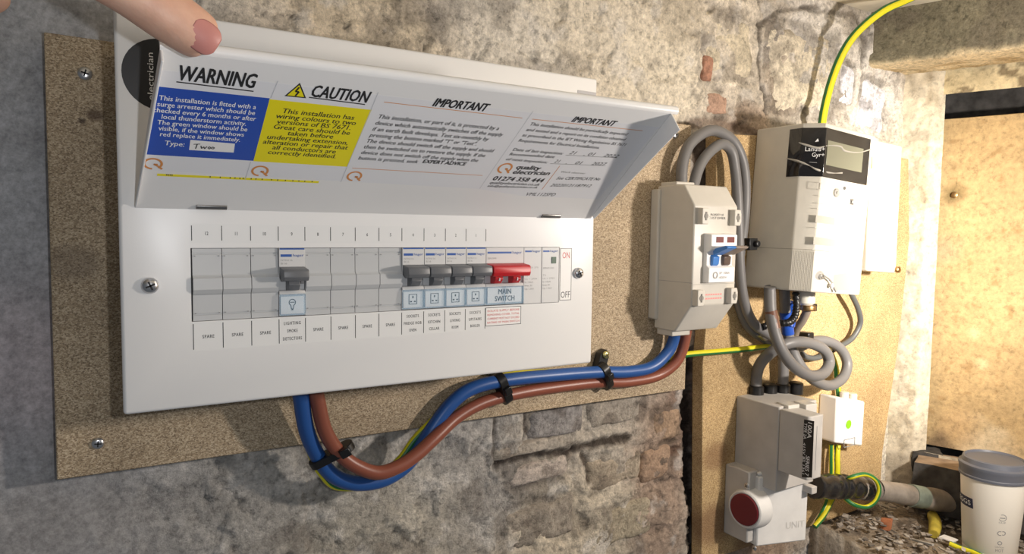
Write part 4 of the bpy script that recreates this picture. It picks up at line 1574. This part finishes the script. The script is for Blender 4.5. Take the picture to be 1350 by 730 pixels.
# ------------------------------------------------------------------ earth terminal box
eb = thing('earth_terminal_box', 'small white earth terminal box with a green dot right of the main fuse', 'terminal box', tuple(aty(1120, 590, .107)))
EY = .080
pts = [aty(px, py, EY) for px, py in ((1104, 523.5), (1140.5, 529), (1137, 588), (1101, 584))]
b = MB()
b.prism([(p.x, p.z) for p in pts], 1, EY, .1069, STICK)
b.build('case', eb, bevel=.0025, seg=3)
EP = Plane((0, EY, 0), (1, 0, 0), (0, 0, 1))
b = MB(); u, v = EP.uv(1118.5, 559); b.disc(EP, u, v, .0060, .0006, mat('dot_green', (.25, .62, .02), .4), 24)
b.build('green_dot', eb)
b = MB(); b.frame(EP, *EP.uv(1112, 590), *EP.uv(1127, 576), .0008, .0006, INKG)
b.build('sliding_catch', eb)
for px, py in ((1113, 523), (1124, 525)):
    b = MB(); p = aty(px, py, .088)
    b.lathe((p.x, p.y, p.z-.004), (0, 0, 1), [(.0058, 0), (.0058, .010), (.0050, .011)], METER, 14)
    b.build('terminal_lug', eb, smooth=True)
#PART5
# ------------------------------------------------------------------ cables
def cable(name, label, pts, r, mt, group=None, **kw):
    b = MB()
    b.tube([P(*p) for p in pts], r, mt, **kw)
    o = b.build(name, None, smooth=True, angle=60)
    return tag(o, label, 'cable', group)
BL = [(394, 505, .072), (397, 524, .074), (404, 566, .080), (419, 601, .088), (440, 627, .092), (470, 637, .093), (503, 633, .093), (530, 618, .095), (549, 597, .097), (569, 566, .0945), (593, 534, .0935), (620, 513, .0935), (660, 502, .0935),
      (718, 495.5, .0935), (785, 490.5, .0935), (826, 490, .0935), (858, 484, .0932), (879, 466, .092), (888, 448, .090), (891, 428, .087)]
cable('blue_tail', 'thick blue cable looping from under the fuse box up to the isolator', BL, .0064, CBLUE, n=18)
BN = [(415, 505, .072), (418, 524, .072), (428, 566, .076), (445, 594, .080), (466, 612, .080), (496, 623, .079), (523, 616, .079), (548, 600, .081), (573, 577, .085), (602, 550, .092), (636, 531, .096),
      (677, 519.5, .098), (723, 511.5, .099), (785, 504, .099), (826, 503, .099), (864, 496, .097), (888, 481, .093), (900, 460, .090), (906, 430, .087)]
cable('brown_tail', 'thick brown cable running below the blue one from fuse box to isolator', BN, .0060, CBROWN, n=18)
cable('earth_cable', 'green and yellow earth cable half hidden behind the blue cable, running on to the meter',
      [(392, 510, .090), (396, 545, .094), (410, 596, .099), (424, 623, .101), (446, 641, .102), (490, 636, .102), (526, 607, .103), (545, 581, .103), (565, 560, .103), (600, 528, .103), (660, 497, .103), (740, 490, .103), (826, 487, .103), (865, 479, .103), (900, 468, .102), (950, 463, .100), (1000, 458, .096), (1040, 452, .094), (1068, 449, .096), (1090, 458, .098), (1101, 480, .099), (1104, 505, .099), (1107, 530, .098)],
      .0036, CGREEN, n=12, stripe=CYEL, sw=(.30, .78), twist=2.2)
cable('grey_tail', 'outer grey cable arching from the isolator top and dropping behind it',
      [(898.5, 246, .088), (900, 215, .090), (911, 188, .092), (937, 172, .094), (962, 182, .095), (976, 204, .095), (982, 234, .094), (982, 274, .094), (978, 315, .0985), (972, 360, .0998), (974, 398, .0998), (987, 430, .0985), (1010, 447, .097), (1030, 458, .097)],
      .0063, CGREY, n=16, group=None)
cable('grey_tail', 'inner grey cable arching lower from the isolator top inside the other arch',
      [(914, 246, .082), (921, 222, .084), (933, 203, .086), (951, 190, .088), (964, 199, .089), (969, 222, .089), (972, 254, .087), (974, 300, .0865), (975, 345, .087), (980, 392, .087), (992, 424, .086), (1012, 440, .084), (1026, 448, .084)],
      .0060, CGREY, n=16)
b = MB()
c = Vector(P(984, 321, .090))
b.box(c.x-.006, c.x+.008, c.y-.010, c.y+.010, c.z-.0075, c.z+.0065, BLACK)
b.lathe((c.x+.004, c.y-.010, c.z), (0, -1, 0), [(.0040, 0), (.0040, .004), (.003, .005)], BLACK, 12)
tag(b.build('cable_clip', None, bevel=.0015), 'small black clip on the grey cables right of the isolator', 'clip')
b = MB()
c = Vector(P(1007, 437, .090))
b.lathe((c.x-.006, c.y, c.z+.002), (.8, 0, -.5), [(.0078, 0), (.0082, .001), (.0082, .012), (.0078, .013)], STEEL, 18)
tag(b.build('cable_clip', None, smooth=True), 'silver clip holding the grey cables left of the meter tails', 'clip')

# meter tails with their tape
def cap(i, dz):
    c = CAPS[i]
    return (c.x, c.y, c.z+dz)
A_ = [P(1015, 378, .064), P(1015, 384, .064), P(1016, 410, .060), P(1021, 436, .056), P(1031, 462, .050), P(1047, 483, .046), P(1068, 495, .046), P(1085, 492, .050), P(1093, 478, .056), P(1087, 462, .058), P(1069, 452.5, .060), P(1046, 451, .060), P(1024, 459, .068)]
A_ += [tuple(Vector(P(1007, 478, .078)).lerp(Vector(cap(0, .04)), .3)), cap(0, .020), cap(0, .0)]
b = MB(); b.tube(A_, .0068, CGREY, n=16)
ta = tag(b.build('meter_tail', None, smooth=True, angle=60), 'front looped grey cable with a brown tape band under the meter', 'cable')
b = MB(); b.tube([P(1016, 409, .060), P(1018.5, 422, .0585), P(1021, 433, .0565)], .0073, TAPEN, n=16)
o = b.build('tape_band', ta, smooth=True, angle=50); o['label'] = 'brown tape band'
B_ = [P(1034, 378, .082), P(1036, 414, .082), P(1039, 440, .082), P(1045, 462, .080), P(1056, 483, .074), P(1073, 501, .070), P(1094, 508, .072), P(1111, 498, .076), P(1117, 480, .080), P(1110, 462, .084), P(1095, 451, .087), P(1075, 449, .090), P(1052, 458, .090)]
B_ += [tuple(Vector(cap(2, .045))), cap(2, .020), cap(2, .0)]
b = MB(); b.tube(B_, .0066, CGREY, n=16)
tb = tag(b.build('meter_tail', None, smooth=True, angle=60), 'rear looped grey cable with a blue tape band under the meter', 'cable')
b = MB(); b.tube([P(1035.8, 411, .082), P(1037.5, 426, .082), P(1039, 440, .082)], .0074, TAPEB, n=16)
b.tube([P(1043, 398, .078), P(1044, 412, .078), P(1041, 430, .078)], .0062, TAPEB, n=12)
o = b.build('tape_band', tb, smooth=True, angle=50); o['label'] = 'blue tape band'
cable('corrugated_lead', 'thin black ribbed lead curling from the meter round the grey tails',
      [(1049, 384, .066), (1050, 405, .064), (1046, 420, .061), (1035, 426, .062), (1020, 425, .074), (1005, 431, .080)], .0042, BLACK, n=12, sub=12, rfun=lambda t: 1+.14*math.sin(t*260))
b = MB()
c = Vector(P(1063, 385, .068))
b.lathe((c.x, c.y, c.z-.016), (0, 0, 1), [(.0075, 0), (.0105, .003), (.0105, .020), (.009, .026)], METER, 18)
gl = b.build('cable_gland', None, smooth=True)
tag(gl, 'pale plastic cable gland with a clamp under the meter', 'gland')
b = MB()
c = Vector(P(1065, 406, .066))
b.lathe((c.x, c.y, c.z-.003), (0, 0, 1), [(.0090, 0), (.0096, .001), (.0096, .006), (.0090, .007)], BRASS, 18)
b.box(c.x+.007, c.x+.013, c.y-.004, c.y+.004, c.z-.004, c.z+.005, BLACK)
b.build('hose_clamp', gl, bevel=.0006)
cable('service_lead', 'short brownish cable dropping from the pale gland behind the tails', [(1064, 396, .068), (1064, 408, .070), (1058, 422, .078), (1050, 434, .088), (1046, 446, .098)], .0052, mat('cable_taupe', (.22, .18, .15), .5), n=12)
cable('thin_lead', 'thin dark grey cable curving out right of the meter and back', [(1119, 372, .085), (1122, 386, .085), (1131, 406, .088), (1134, 426, .092), (1123, 446, .096), (1104, 458, .098), (1080, 470.5, .098), (1065, 471, .097), (1056, 464, .097), (1052, 455, .098)], .0037, CGREYD, n=12)
b = MB()
c = Vector(P(1066, 443, .090))
b.box(c.x-.006, c.x+.006, c.y-.004, c.y+.012, c.z-.005, c.z+.005, BLACK)
tag(b.build('cable_clip', None, bevel=.0012), 'tiny black clip on the earth cable above the loops', 'clip')
E1 = [(1228, -24, .044), (1206, -6, .050), (1190, 2, .056), (1166, 13, .064), (1142, 31, .074), (1122, 52, .084), (1108, 76, .092), (1097, 104, .098), (1089, 133, .101), (1084, 160, .102), (1081, 190, .102)]
cable('earth_cable', 'green and yellow earth cable arching from the ceiling down behind the meter', E1, .0052, CGREEN, n=16, stripe=CYEL, sw=(.47, .95), twist=.3)
# short earth wires at the terminal box
w1 = [(1105, 586, .092), (1104, 600, .090), (1104, 625, .088), (1100, 650, .090), (1092, 668, .088), (1084, 682, .086), (1074, 694, .086)]
w2 = [(1096, 586, .094), (1096, 600, .093), (1096, 628, .092), (1092, 655, .092), (1085, 674, .090), (1077, 688, .090)]
cable('earth_wire', 'green and yellow wire from the terminal box passing behind the taped cable', w1, .0036, CGREEN, n=10, stripe=CYEL, sw=(.35, .75), twist=1)
cable('earth_wire', 'darker green earth wire left of its twin under the terminal box', w2, .0032, CGREEN, n=10, stripe=CYEL, sw=(.55, .72), twist=.6)
cable('earth_wire', 'green and yellow wire ring looped round the taped cable', [(1110, 634, .075), (1122, 629, .058), (1140, 625, .050), (1154, 632, .044), (1159, 645, .042), (1154, 660, .044), (1142, 668, .050), (1126, 665, .056), (1114, 657, .066)], .0030, CGREEN, n=10, stripe=CYEL, sw=(.20, .75), twist=2)

# incoming service cable: taped at the cut-out, lead sheathed beyond
S_ = [(1074, 640, .072), (1090, 641, .070), (1112, 641, .068), (1150, 645, .062), (1190, 651, .050), (1225, 657, .040), (1255, 662, .030), (1285, 668, .016), (1315, 676, .004)]
sv = thing('service_cable', 'thick dirty lead sheathed cable from the main fuse to behind the cup', 'cable', P(1150, 662, .062))
b = MB(); b.tube([P(*p) for p in S_], .0150, LEAD, n=20, sub=10, rfun=lambda t: .92+.10*math.sin(t*31)*math.sin(t*13)+.12*t)
b.build('sheath', sv, smooth=True, angle=70)
b = MB(); b.tube([P(*p) for p in ((1072, 640, .0722), (1098, 641, .0695), (1112, 641, .068), (1132, 643, .065), (1153, 645, .0615))], .0162, TAPEK, n=20, sub=10, rfun=lambda t: 1+.05*math.sin(t*40)-.08*t)
b.build('tape_wrap', sv, smooth=True, angle=70)
b = MB(); b.tube([P(*p) for p in ((1200, 652.6, .0472), (1207, 653.8, .0452), (1216, 655.4, .0428))], .0156, VERD, n=20)
b.build('green_mark', sv, smooth=True, angle=70)

# ties and P-clips on the tails
def tie(label, p1, p2, y1, y2, r, w, head, lug=None):
    a, c = Vector(P(*p1, y1)), Vector(P(*p2, y2))
    ax = (c-a).normalized()
    dirv = Vector((ax.z, 0, -ax.x)).normalized()
    up = dirv.cross(ax)
    t = thing('cable_tie', label, 'cable tie', tuple(c))
    b = MB()
    ring = []
    for i in range(10):
        q = math.pi*i/9+math.pi/2
        ring.append(a+ax*math.cos(q)*r+up*math.sin(q)*r)
    for i in range(10):
        q = math.pi*i/9-math.pi/2
        ring.append(c+ax*math.cos(q)*r+up*math.sin(q)*r)
    b.loft([[p-dirv*w/2 for p in ring], [p+dirv*w/2 for p in ring]], BLACK)
    b.build('strap', t, bevel=.0006)
    b = MB()
    h = a.lerp(c, head)
    n = Vector((0, -1, 0))
    h = h+n*r
    k = .0042
    vs = []
    for du in (-1, 1):
        for dd in (-1, 1):
            for dn in (-.0015, .0042):
                vs.append(h+ax*k*du+dirv*k*.9*dd+n*dn)
    b.add(vs, [(0, 1, 3, 2), (4, 6, 7, 5), (0, 4, 5, 1), (2, 3, 7, 6), (0, 2, 6, 4), (1, 5, 7, 3)], BLACK)
    b.build('lock_head', t, bevel=.0008)
    if lug:
        l = Vector(P(*lug, .104))
        b = MB()
        q = a+Vector((0, -.002, 0))
        d2 = (l-q); d2.y = 0; d2.normalize()
        s2 = Vector((d2.z, 0, -d2.x))*.0055
        y0, y1_ = .096, .106
        pts = [q-s2, q+s2, l+s2*1.1, l+d2*.006, l-s2*1.1]
        b.prism([(p.x, p.z) for p in pts], 1, y0, y1_, BLACK)
        b.build('lug', t, bevel=.001)
        screw('lug_screw', (l.x, .096, l.z), .0042, t, mat('screw_brass', (.55, .50, .22), .35, metal=1))
    return t
tie('black cable tie round the blue and brown cables at the low loop', (420, 608), (455, 590), .088, .080, .0076, .0065, .85)
tie('black clip strap round the two cables just below the fuse box corner', (659, 501), (666, 522), .0935, .0975, .0078, .0085, .55, (652, 494))
tie('black screwed clip strap round the two cables right of the fuse box', (795, 487), (799, 504), .0935, .0985, .0078, .0085, .45, (792, 466))

# ------------------------------------------------------------------ window recess: panel, stone, cup, odds and ends
PLY = mat('aged_plywood', (.56, .37, .15), .7, var=.10, vscale=9, bump=.2, bscale=150)
pb = thing('plywood_panel', 'stained yellow plywood panel blocking the window recess', 'panel', tuple(RW.at(.2, -.285, -.045)))
PO = .036
PP = rplane(PO)
b = MB()
s0, s1, z0, z1 = PP.uv(1238, 300)[0]-.004, .335, ZB+.004, PP.uv(1260, 156)[1]
b.slab(PP, [(s0, z0), (s1, z0), (s1, z1+.001), (s0, z1)], 0, PLY, -.012)
b.build('panel_board', pb, bevel=.001)
def veneer():
    U = np.linspace(s0+.0005, s1-.001, 90); V = np.linspace(z0+.0005, z1-.0005, 170)
    S, Z = np.meshgrid(U, V)
    t = fbm(S, Z, 14, 5, 501)
    c = np.array(lin(196, 168, 124))*(.74+.36*t)[..., None]
    g = fbm(S*.25, Z*2.2, 60, 4, 503)
    c = c*(.9+.2*g)[..., None]
    sp = (sstep(.70, .78, fbm(S, Z, 90, 3, 505))*.4)[..., None]
    c = c*(1-sp)+sp*np.array(lin(140, 104, 62))
    def blob(px, py, r, col, st, f=.6):
        global_ = PP.uv(px, py)
        d = np.hypot(S-global_[0], (Z-global_[1])*.9)+.6*r*(fbm(S, Z, 60, 4, 507)-.5)
        return (sstep(r, r*f*.3, d)*st)[..., None], np.array(lin(*col))
    for a in ((1258, 256, .020, (96, 84, 50), .75), (1258, 222, .006, (110, 80, 50), .5), (1246, 330, .030, (178, 164, 136), .5), (1300, 600, .060, (220, 206, 178), .7),
              (1262, 565, .040, (190, 160, 120), .7), (1240, 590, .030, (110, 92, 74), .8), (1285, 440, .012, (226, 204, 160), .6), (1296, 480, .012, (226, 204, 160), .6)):
        k, col = blob(*a)
        c = c*(1-k)+k*col
    h = .0004+.0010*(fbm(S, Z, 40, 4, 509)-.5)
    o = PP.o
    pos = np.stack([o.x+RD.x*S+PP.n.x*(h+.0006), o.y+RD.y*S+PP.n.y*(h+.0006), Z], -1)
    return gridmesh('veneer', U, V, pos, c, FINE, pb)
veneer()
u, v = PP.uv(1258, 257)
b = MB(); b.lathe(PP.at(u, v, .0008), PP.n, [(.0048, 0), (.0048, .0016), (.0026, .0026)], BRASS, 14)
b.build('rusty_screw', pb, smooth=True)

# stone lying under the panel
def rock(name, c, sx, sy, sz, yaw, mt, seed, label=None, cat='stone', group=None, rough=.0016, tilt=0):
    bm = bmesh.new()
    bmesh.ops.create_cube(bm, size=2)
    bmesh.ops.subdivide_edges(bm, edges=bm.edges, cuts=5, use_grid_fill=True)
    R = Matrix.Rotation(yaw, 3, 'Z') @ Matrix.Rotation(tilt, 3, 'X')
    for vv in bm.verts:
        p = vv.co.copy()
        e = max(abs(p.x), abs(p.y), abs(p.z))
        q = p.normalized()*1.25
        p = p.lerp(q, .16)
        p = Vector((p.x*sx, p.y*sy, p.z*sz))
        n = mnoise.noise_vector(p*140+Vector((seed*7, seed*3, 0)))
        p = p+n*rough+mnoise.noise_vector(p*45+Vector((seed, 0, 0)))*rough*1.2
        vv.co = R @ p
    me = bpy.data.meshes.new(name)
    bm.to_mesh(me); bm.free()
    me.materials.append(mt)
    me.polygons.foreach_set('use_smooth', [True]*len(me.polygons))
    me.set_sharp_from_angle(angle=math.radians(45))
    o = bpy.data.objects.new(name, me)
    o.location = c
    _link(o, None)
    WM[o.name] = Matrix.Translation(Vector(c))
    if label:
        tag(o, label, cat, group)
    return o
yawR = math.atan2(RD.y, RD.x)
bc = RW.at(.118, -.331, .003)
bk = rock('brick', (bc.x, bc.y, bc.z), .075, .036, .036, yawR, SOOTSHADE, 3, 'brick with sides painted dark for soot and shade, lying behind the cup under the plywood panel', 'brick')
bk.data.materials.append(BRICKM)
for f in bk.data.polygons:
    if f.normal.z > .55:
        f.material_index = 1  # tan top; the other faces stay dark, shade put into the colour
bc = RW.at(.050, -.306, -.020)
rock('stone', (bc.x, bc.y, bc.z), .020, .022, .016, yawR+.3, SOOTSHADE, 5, 'small soot black stone at the foot of the plywood panel', 'stone')

# cup
CUPX, CUPY = .957, -.042
cup = thing('coffee_cup', 'white paper takeaway cup with a slate blue plastic lid on the rubble ledge', 'cup', (CUPX, CUPY, LZ))
RB, RT, HC = .0300, .0378, .118
def crad(z):
    return RB+(RT-RB)*z/HC
b = MB()
b.lathe((CUPX, CUPY, LZ), (0, 0, 1), [(RB-.002, .001), (RB-.0008, 0), (RB, .0008), (crad(.010), .010), (crad(.0105)-.0004, .0105), (crad(.011), .011), (RT, HC), (RT-.001, HC)], CUPW, 64)
b.build('paper_cup', cup, smooth=True, angle=40)
b = MB()
z = LZ+HC-.012
b.lathe((CUPX, CUPY, z), (0, 0, 1), [(.0374, 0), (.0392, .0002), (.0394, .0030), (.0386, .0040), (.0396, .0120), (.0402, .0135), (.0400, .0165), (.0370, .0185), (.0355, .0240), (.0335, .0250), (.0320, .0225), (.002, .0220)], CUPL, 64)
b.build('cup_lid', cup, smooth=True, angle=40)
class Cone:
    """u is arc length from angle A0 (growing to the right as seen), v is height"""
    def __init__(s, a0):
        s.a0 = a0
    def at(s, u, v, h=0):
        r = crad(v)+h
        a = s.a0+u/crad(v)
        return Vector((CUPX+r*math.cos(a), CUPY+r*math.sin(a), LZ+v))
cn = Cone(math.radians(90))
b = MB()
A0, A1, V0, V1 = 0, .0475, .0660, .0790
N_ = 24
vs, fs = [], []
for i in range(N_+1):
    u = A0+(A1-A0)*i/N_
    vs += [cn.at(u, V0, .0003), cn.at(u, V1, .0003)]
for i in range(N_):
    fs.append((2*i, 2*i+2, 2*i+3, 2*i+1))
b.add(vs, fs, NAVY)
b.build('logo_band', cup)
b = MB()
b.text(cn, 'GREGGS', .004, .0694, .0062, INKW, width=.0405, bold=.01, h=.0006)
b.build('logo_lettering', cup)
cn = Cone(math.radians(214))
b = MB()
b.arc(cn, .006, .063, .0042, .0008, -150, 120, .0003, INKG)
b.rect(cn, .003, .0620, .009, .0634, .0003, INKG)
b.text(cn, 'CUP', .002, .0555, .0020, INKG, width=.008, h=.0003)
b.arc(cn, .0045, .0420, .0026, .0010, 60, 300, .0003, INKG)
b.arc(cn, .0080, .0425, .0024, .0010, -120, 120, .0003, INKG)
b.arc(cn, .005, .0290, .0022, .0009, 0, 360, .0003, INKG)
b.text(cn, 'CAUTION', .000, .0225, .0018, INKG, width=.010, h=.0003)
b.text(cn, 'HOT', .001, .0170, .0040, INKG, width=.009, h=.0003)
b.build('care_print', cup)

# odds and ends on the ledge
def lpt(px, py, z):
    p = atz(px, py, z)
    return (p.x, p.y, p.z)
zL = LZ+.008
b = MB()
b.tube([lpt(1231, 704, zL+.004), lpt(1233, 690, zL+.010), lpt(1229, 678, zL+.014)], .0070, mat('sleeve_mustard', (.45, .36, .05), .6, var=.3, vscale=90), n=12, rfun=lambda t: .9+.25*math.sin(t*3))
o = b.build('wire_sleeve', None, smooth=True)
tag(o, 'short mustard yellow sleeve of stripped wire lying left of the cup', 'sleeve')
b = MB()
a = atz(1240, 710, zL+.003)
b.box(a.x-.0005, a.x+.013, a.y-.016, a.y+.002, zL+.004, zL+.0055, STICK)
tag(b.build('paper_tag', None), 'small white paper tag on the ledge beside the cup', 'tag')
cable('loose_wire', 'thin dusty wire lying across the ledge to the paper tag', [(1200, 712, 0)]*0 or [(1203, 711, -.02), (1215, 714, -.035), (1230, 718, -.05)], .0016, mat('dusty_wire', (.34, .32, .29), .7), n=8)
b = MB()
b.tube([lpt(1252, 716, zL+.002), lpt(1266, 722, zL), lpt(1284, 728, zL), lpt(1300, 736, zL)], .0034, CYEL, n=10, stripe=CGREEN, sw=(.2, .5))
tag(b.build('wire_offcut', None, smooth=True), 'yellow and green wire offcut in front of the cup base', 'wire')
p = atz(1168, 691, LZ+.012)
rock('brick_fragment', (p.x, p.y, p.z), .009, .007, .006, .4, REDBR, 9, 'small orange brick fragment on the rubble ledge', 'brick')
# loose flakes and crumbs nobody could count
b = MB()
rnd = random.Random(5)
FL = [mat('flake_pale', (.44, .40, .35), .9), mat('flake_mid', (.32, .28, .24), .9), mat('flake_dark', (.16, .14, .12), .9)]
for i in range(650):
    x = rnd.uniform(.825, 1.03); y = rnd.uniform(-.22, .11)
    if math.hypot(x-CUPX, y-CUPY) < .04:
        continue
    z = LZ+.004+(.012 if y > .06 else .004)+rnd.uniform(-.003, .006)
    s = rnd.uniform(.0012, .0042)
    R = Matrix.Rotation(rnd.uniform(0, 6.28), 3, 'Z') @ Matrix.Rotation(rnd.uniform(-.6, .6), 3, 'X')
    vs = [Vector((x, y, z))+R @ Vector((sx*s*rnd.uniform(.6, 1.5), sy*s*rnd.uniform(.4, .9), sz*s*.25)) for sx in (-1, 1) for sy in (-1, 1) for sz in (-1, 1)]
    b.add(vs, [(0, 1, 3, 2), (4, 6, 7, 5), (0, 4, 5, 1), (2, 3, 7, 6), (0, 2, 6, 4), (1, 5, 7, 3)], rnd.choice(FL))
o = b.build('rubble_flakes', None, kind='stuff')
tag(o, 'loose pale and dark flakes of plaster scattered over the rubble ledge', 'rubble')

# ------------------------------------------------------------------ hand holding the lid up
def skin():
    mt, nt, b, N, L = nodes_of('skin')
    tc = N('ShaderNodeTexCoord')
    n = N('ShaderNodeTexNoise'); n.inputs['Scale'].default_value = 55; n.inputs['Detail'].default_value = 5
    L(tc.outputs['Object'], n.inputs['Vector'])
    r = N('ShaderNodeValToRGB')
    e = r.color_ramp.elements
    e[0].position, e[0].color = .3, (*lin(204, 156, 132), 1)
    e[1].position, e[1].color = .72, (*lin(226, 184, 160), 1)
    L(n.outputs['Fac'], r.inputs['Fac']); L(r.outputs[0], b.inputs['Base Color'])
    b.inputs['Roughness'].default_value = .5
    b.inputs['Subsurface Weight'].default_value = .12
    b.inputs['Subsurface Radius'].default_value = (.006, .002, .001)
    w = N('ShaderNodeTexNoise'); w.inputs['Scale'].default_value = 420; w.inputs['Detail'].default_value = 4
    L(tc.outputs['Object'], w.inputs['Vector'])
    bp = N('ShaderNodeBump'); bp.inputs['Strength'].default_value = .25; bp.inputs['Distance'].default_value = .0006
    L(w.outputs['Fac'], bp.inputs['Height']); L(bp.outputs[0], b.inputs['Normal'])
    return mt
SKIN = skin()
hand = thing('person', 'bare hand reaching in from above, thumb holding the lid open', 'person', tuple(P(60, -150, -.15)))
def VP(px, py, y):
    return Vector(P(px, py, y))
T_tip, T_pad, T_ip, T_mid, T_mcp, T_cmc = VP(278, 60, -.1210), VP(255, 42, -.1235), VP(212, 14, -.1260), VP(168, -16, -.1275), VP(112, -52, -.1310), VP(24, -112, -.1450)
palm = VP(-40, -190, -.150)
wrist = palm+Vector((-.085, -.055, .045))
arm = wrist+Vector((-.19, -.15, .035))
sk = [  # (position, radius, parent index)
    (wrist, .027, -1), (arm, .036, 0), (palm, .024, 0),
    (T_cmc, .0165, 2), (T_mcp, .0138, 3), (T_mid, .0116, 4), (T_ip, .0128, 5), (T_pad, .0124, 6), (T_tip, .0108, 7)]
def finger(base, pts, r):
    i = len(sk)
    sk.append((base, r*1.35, 2))
    for k, p in enumerate(pts):
        sk.append((p, r*(1.0 if k < 2 else .9 if k == 2 else .8), len(sk)-1))
ix = palm+Vector((-.020, -.010, .012))
finger(VP(-90, -140, -.118), [VP(-72, -82, -.100), VP(-40, -36, -.096), VP(-14, -6, -.098), VP(1, 12, -.101)], .0085)
mb_ = VP(-110, -150, -.135)
finger(mb_, [VP(-130, -90, -.120), VP(-150, -40, -.122), VP(-150, -6, -.128), VP(-142, 16, -.134)], .0088)
finger(mb_+Vector((-.016, -.016, .004)), [VP(-190, -90, -.140), VP(-215, -45, -.145), VP(-215, -12, -.152), VP(-206, 8, -.158)], .0083)
finger(mb_+Vector((-.026, -.034, .006)), [VP(-235, -110, -.165), VP(-262, -70, -.170), VP(-266, -42, -.176), VP(-258, -26, -.182)], .0072)
me = bpy.data.meshes.new('hand')
me.from_pydata([tuple(p) for p, r, q in sk], [(i, q) for i, (p, r, q) in enumerate(sk) if q >= 0], [])
ho = bpy.data.objects.new('hand', me)
_link(ho, hand)
me.materials.append(SKIN)
md = ho.modifiers.new('skin', 'SKIN')
md.use_smooth_shade = True
if not me.skin_vertices:
    bpy.context.view_layer.objects.active = ho
for i, (p, r, q) in enumerate(sk):
    me.skin_vertices[0].data[i].radius = (r, r)
    me.skin_vertices[0].data[i].use_root = (i == 0)
ss = ho.modifiers.new('subdivision', 'SUBSURF')
ss.levels = ss.render_levels = 3
# thumb nail: a curved plate on the side of the thumb turned to the viewer
ax = (T_tip-T_ip).normalized()
view = (CAM-T_pad).normalized()
nrm = (view-ax*view.dot(ax)).normalized()
sd = ax.cross(nrm)
b = MB()
cN = VP(266, 55, -.124)
cN = T_pad.lerp(T_tip, .30)
nr = .0112
rows = []
vs, fs = [], []
nu_, nv_ = 20, 20
nrm2 = (nrm*.98+Vector((0, 0, .12))).normalized()
nrm2 = (nrm2-ax*nrm2.dot(ax)).normalized()
sd2 = ax.cross(nrm2)
for j in range(nv_+1):
    t = j/nv_*2-1
    L_ = t*.0066
    ww = .86*(1-abs(t)**4*.50) if t > 0 else .86*(1-abs(t)**3*.50)
    for i in range(nu_+1):
        a = (i/nu_*2-1)*ww*.80
        rr = nr*(1-.10*max(0, t)**2)+.0001
        vs.append(cN+ax*L_+(nrm2*math.cos(a)+sd2*math.sin(a))*rr)
for j in range(nv_):
    for i in range(nu_):
        q = j*(nu_+1)+i
        fs.append((q, q+1, q+nu_+2, q+nu_+1))
b.add(vs, fs, mat('thumb_nail', lin(186, 124, 116), .42))
nl = b.build('thumb_nail', hand, smooth=True, angle=80)
sm = nl.modifiers.new('thickness', 'SOLIDIFY'); sm.thickness = .0008
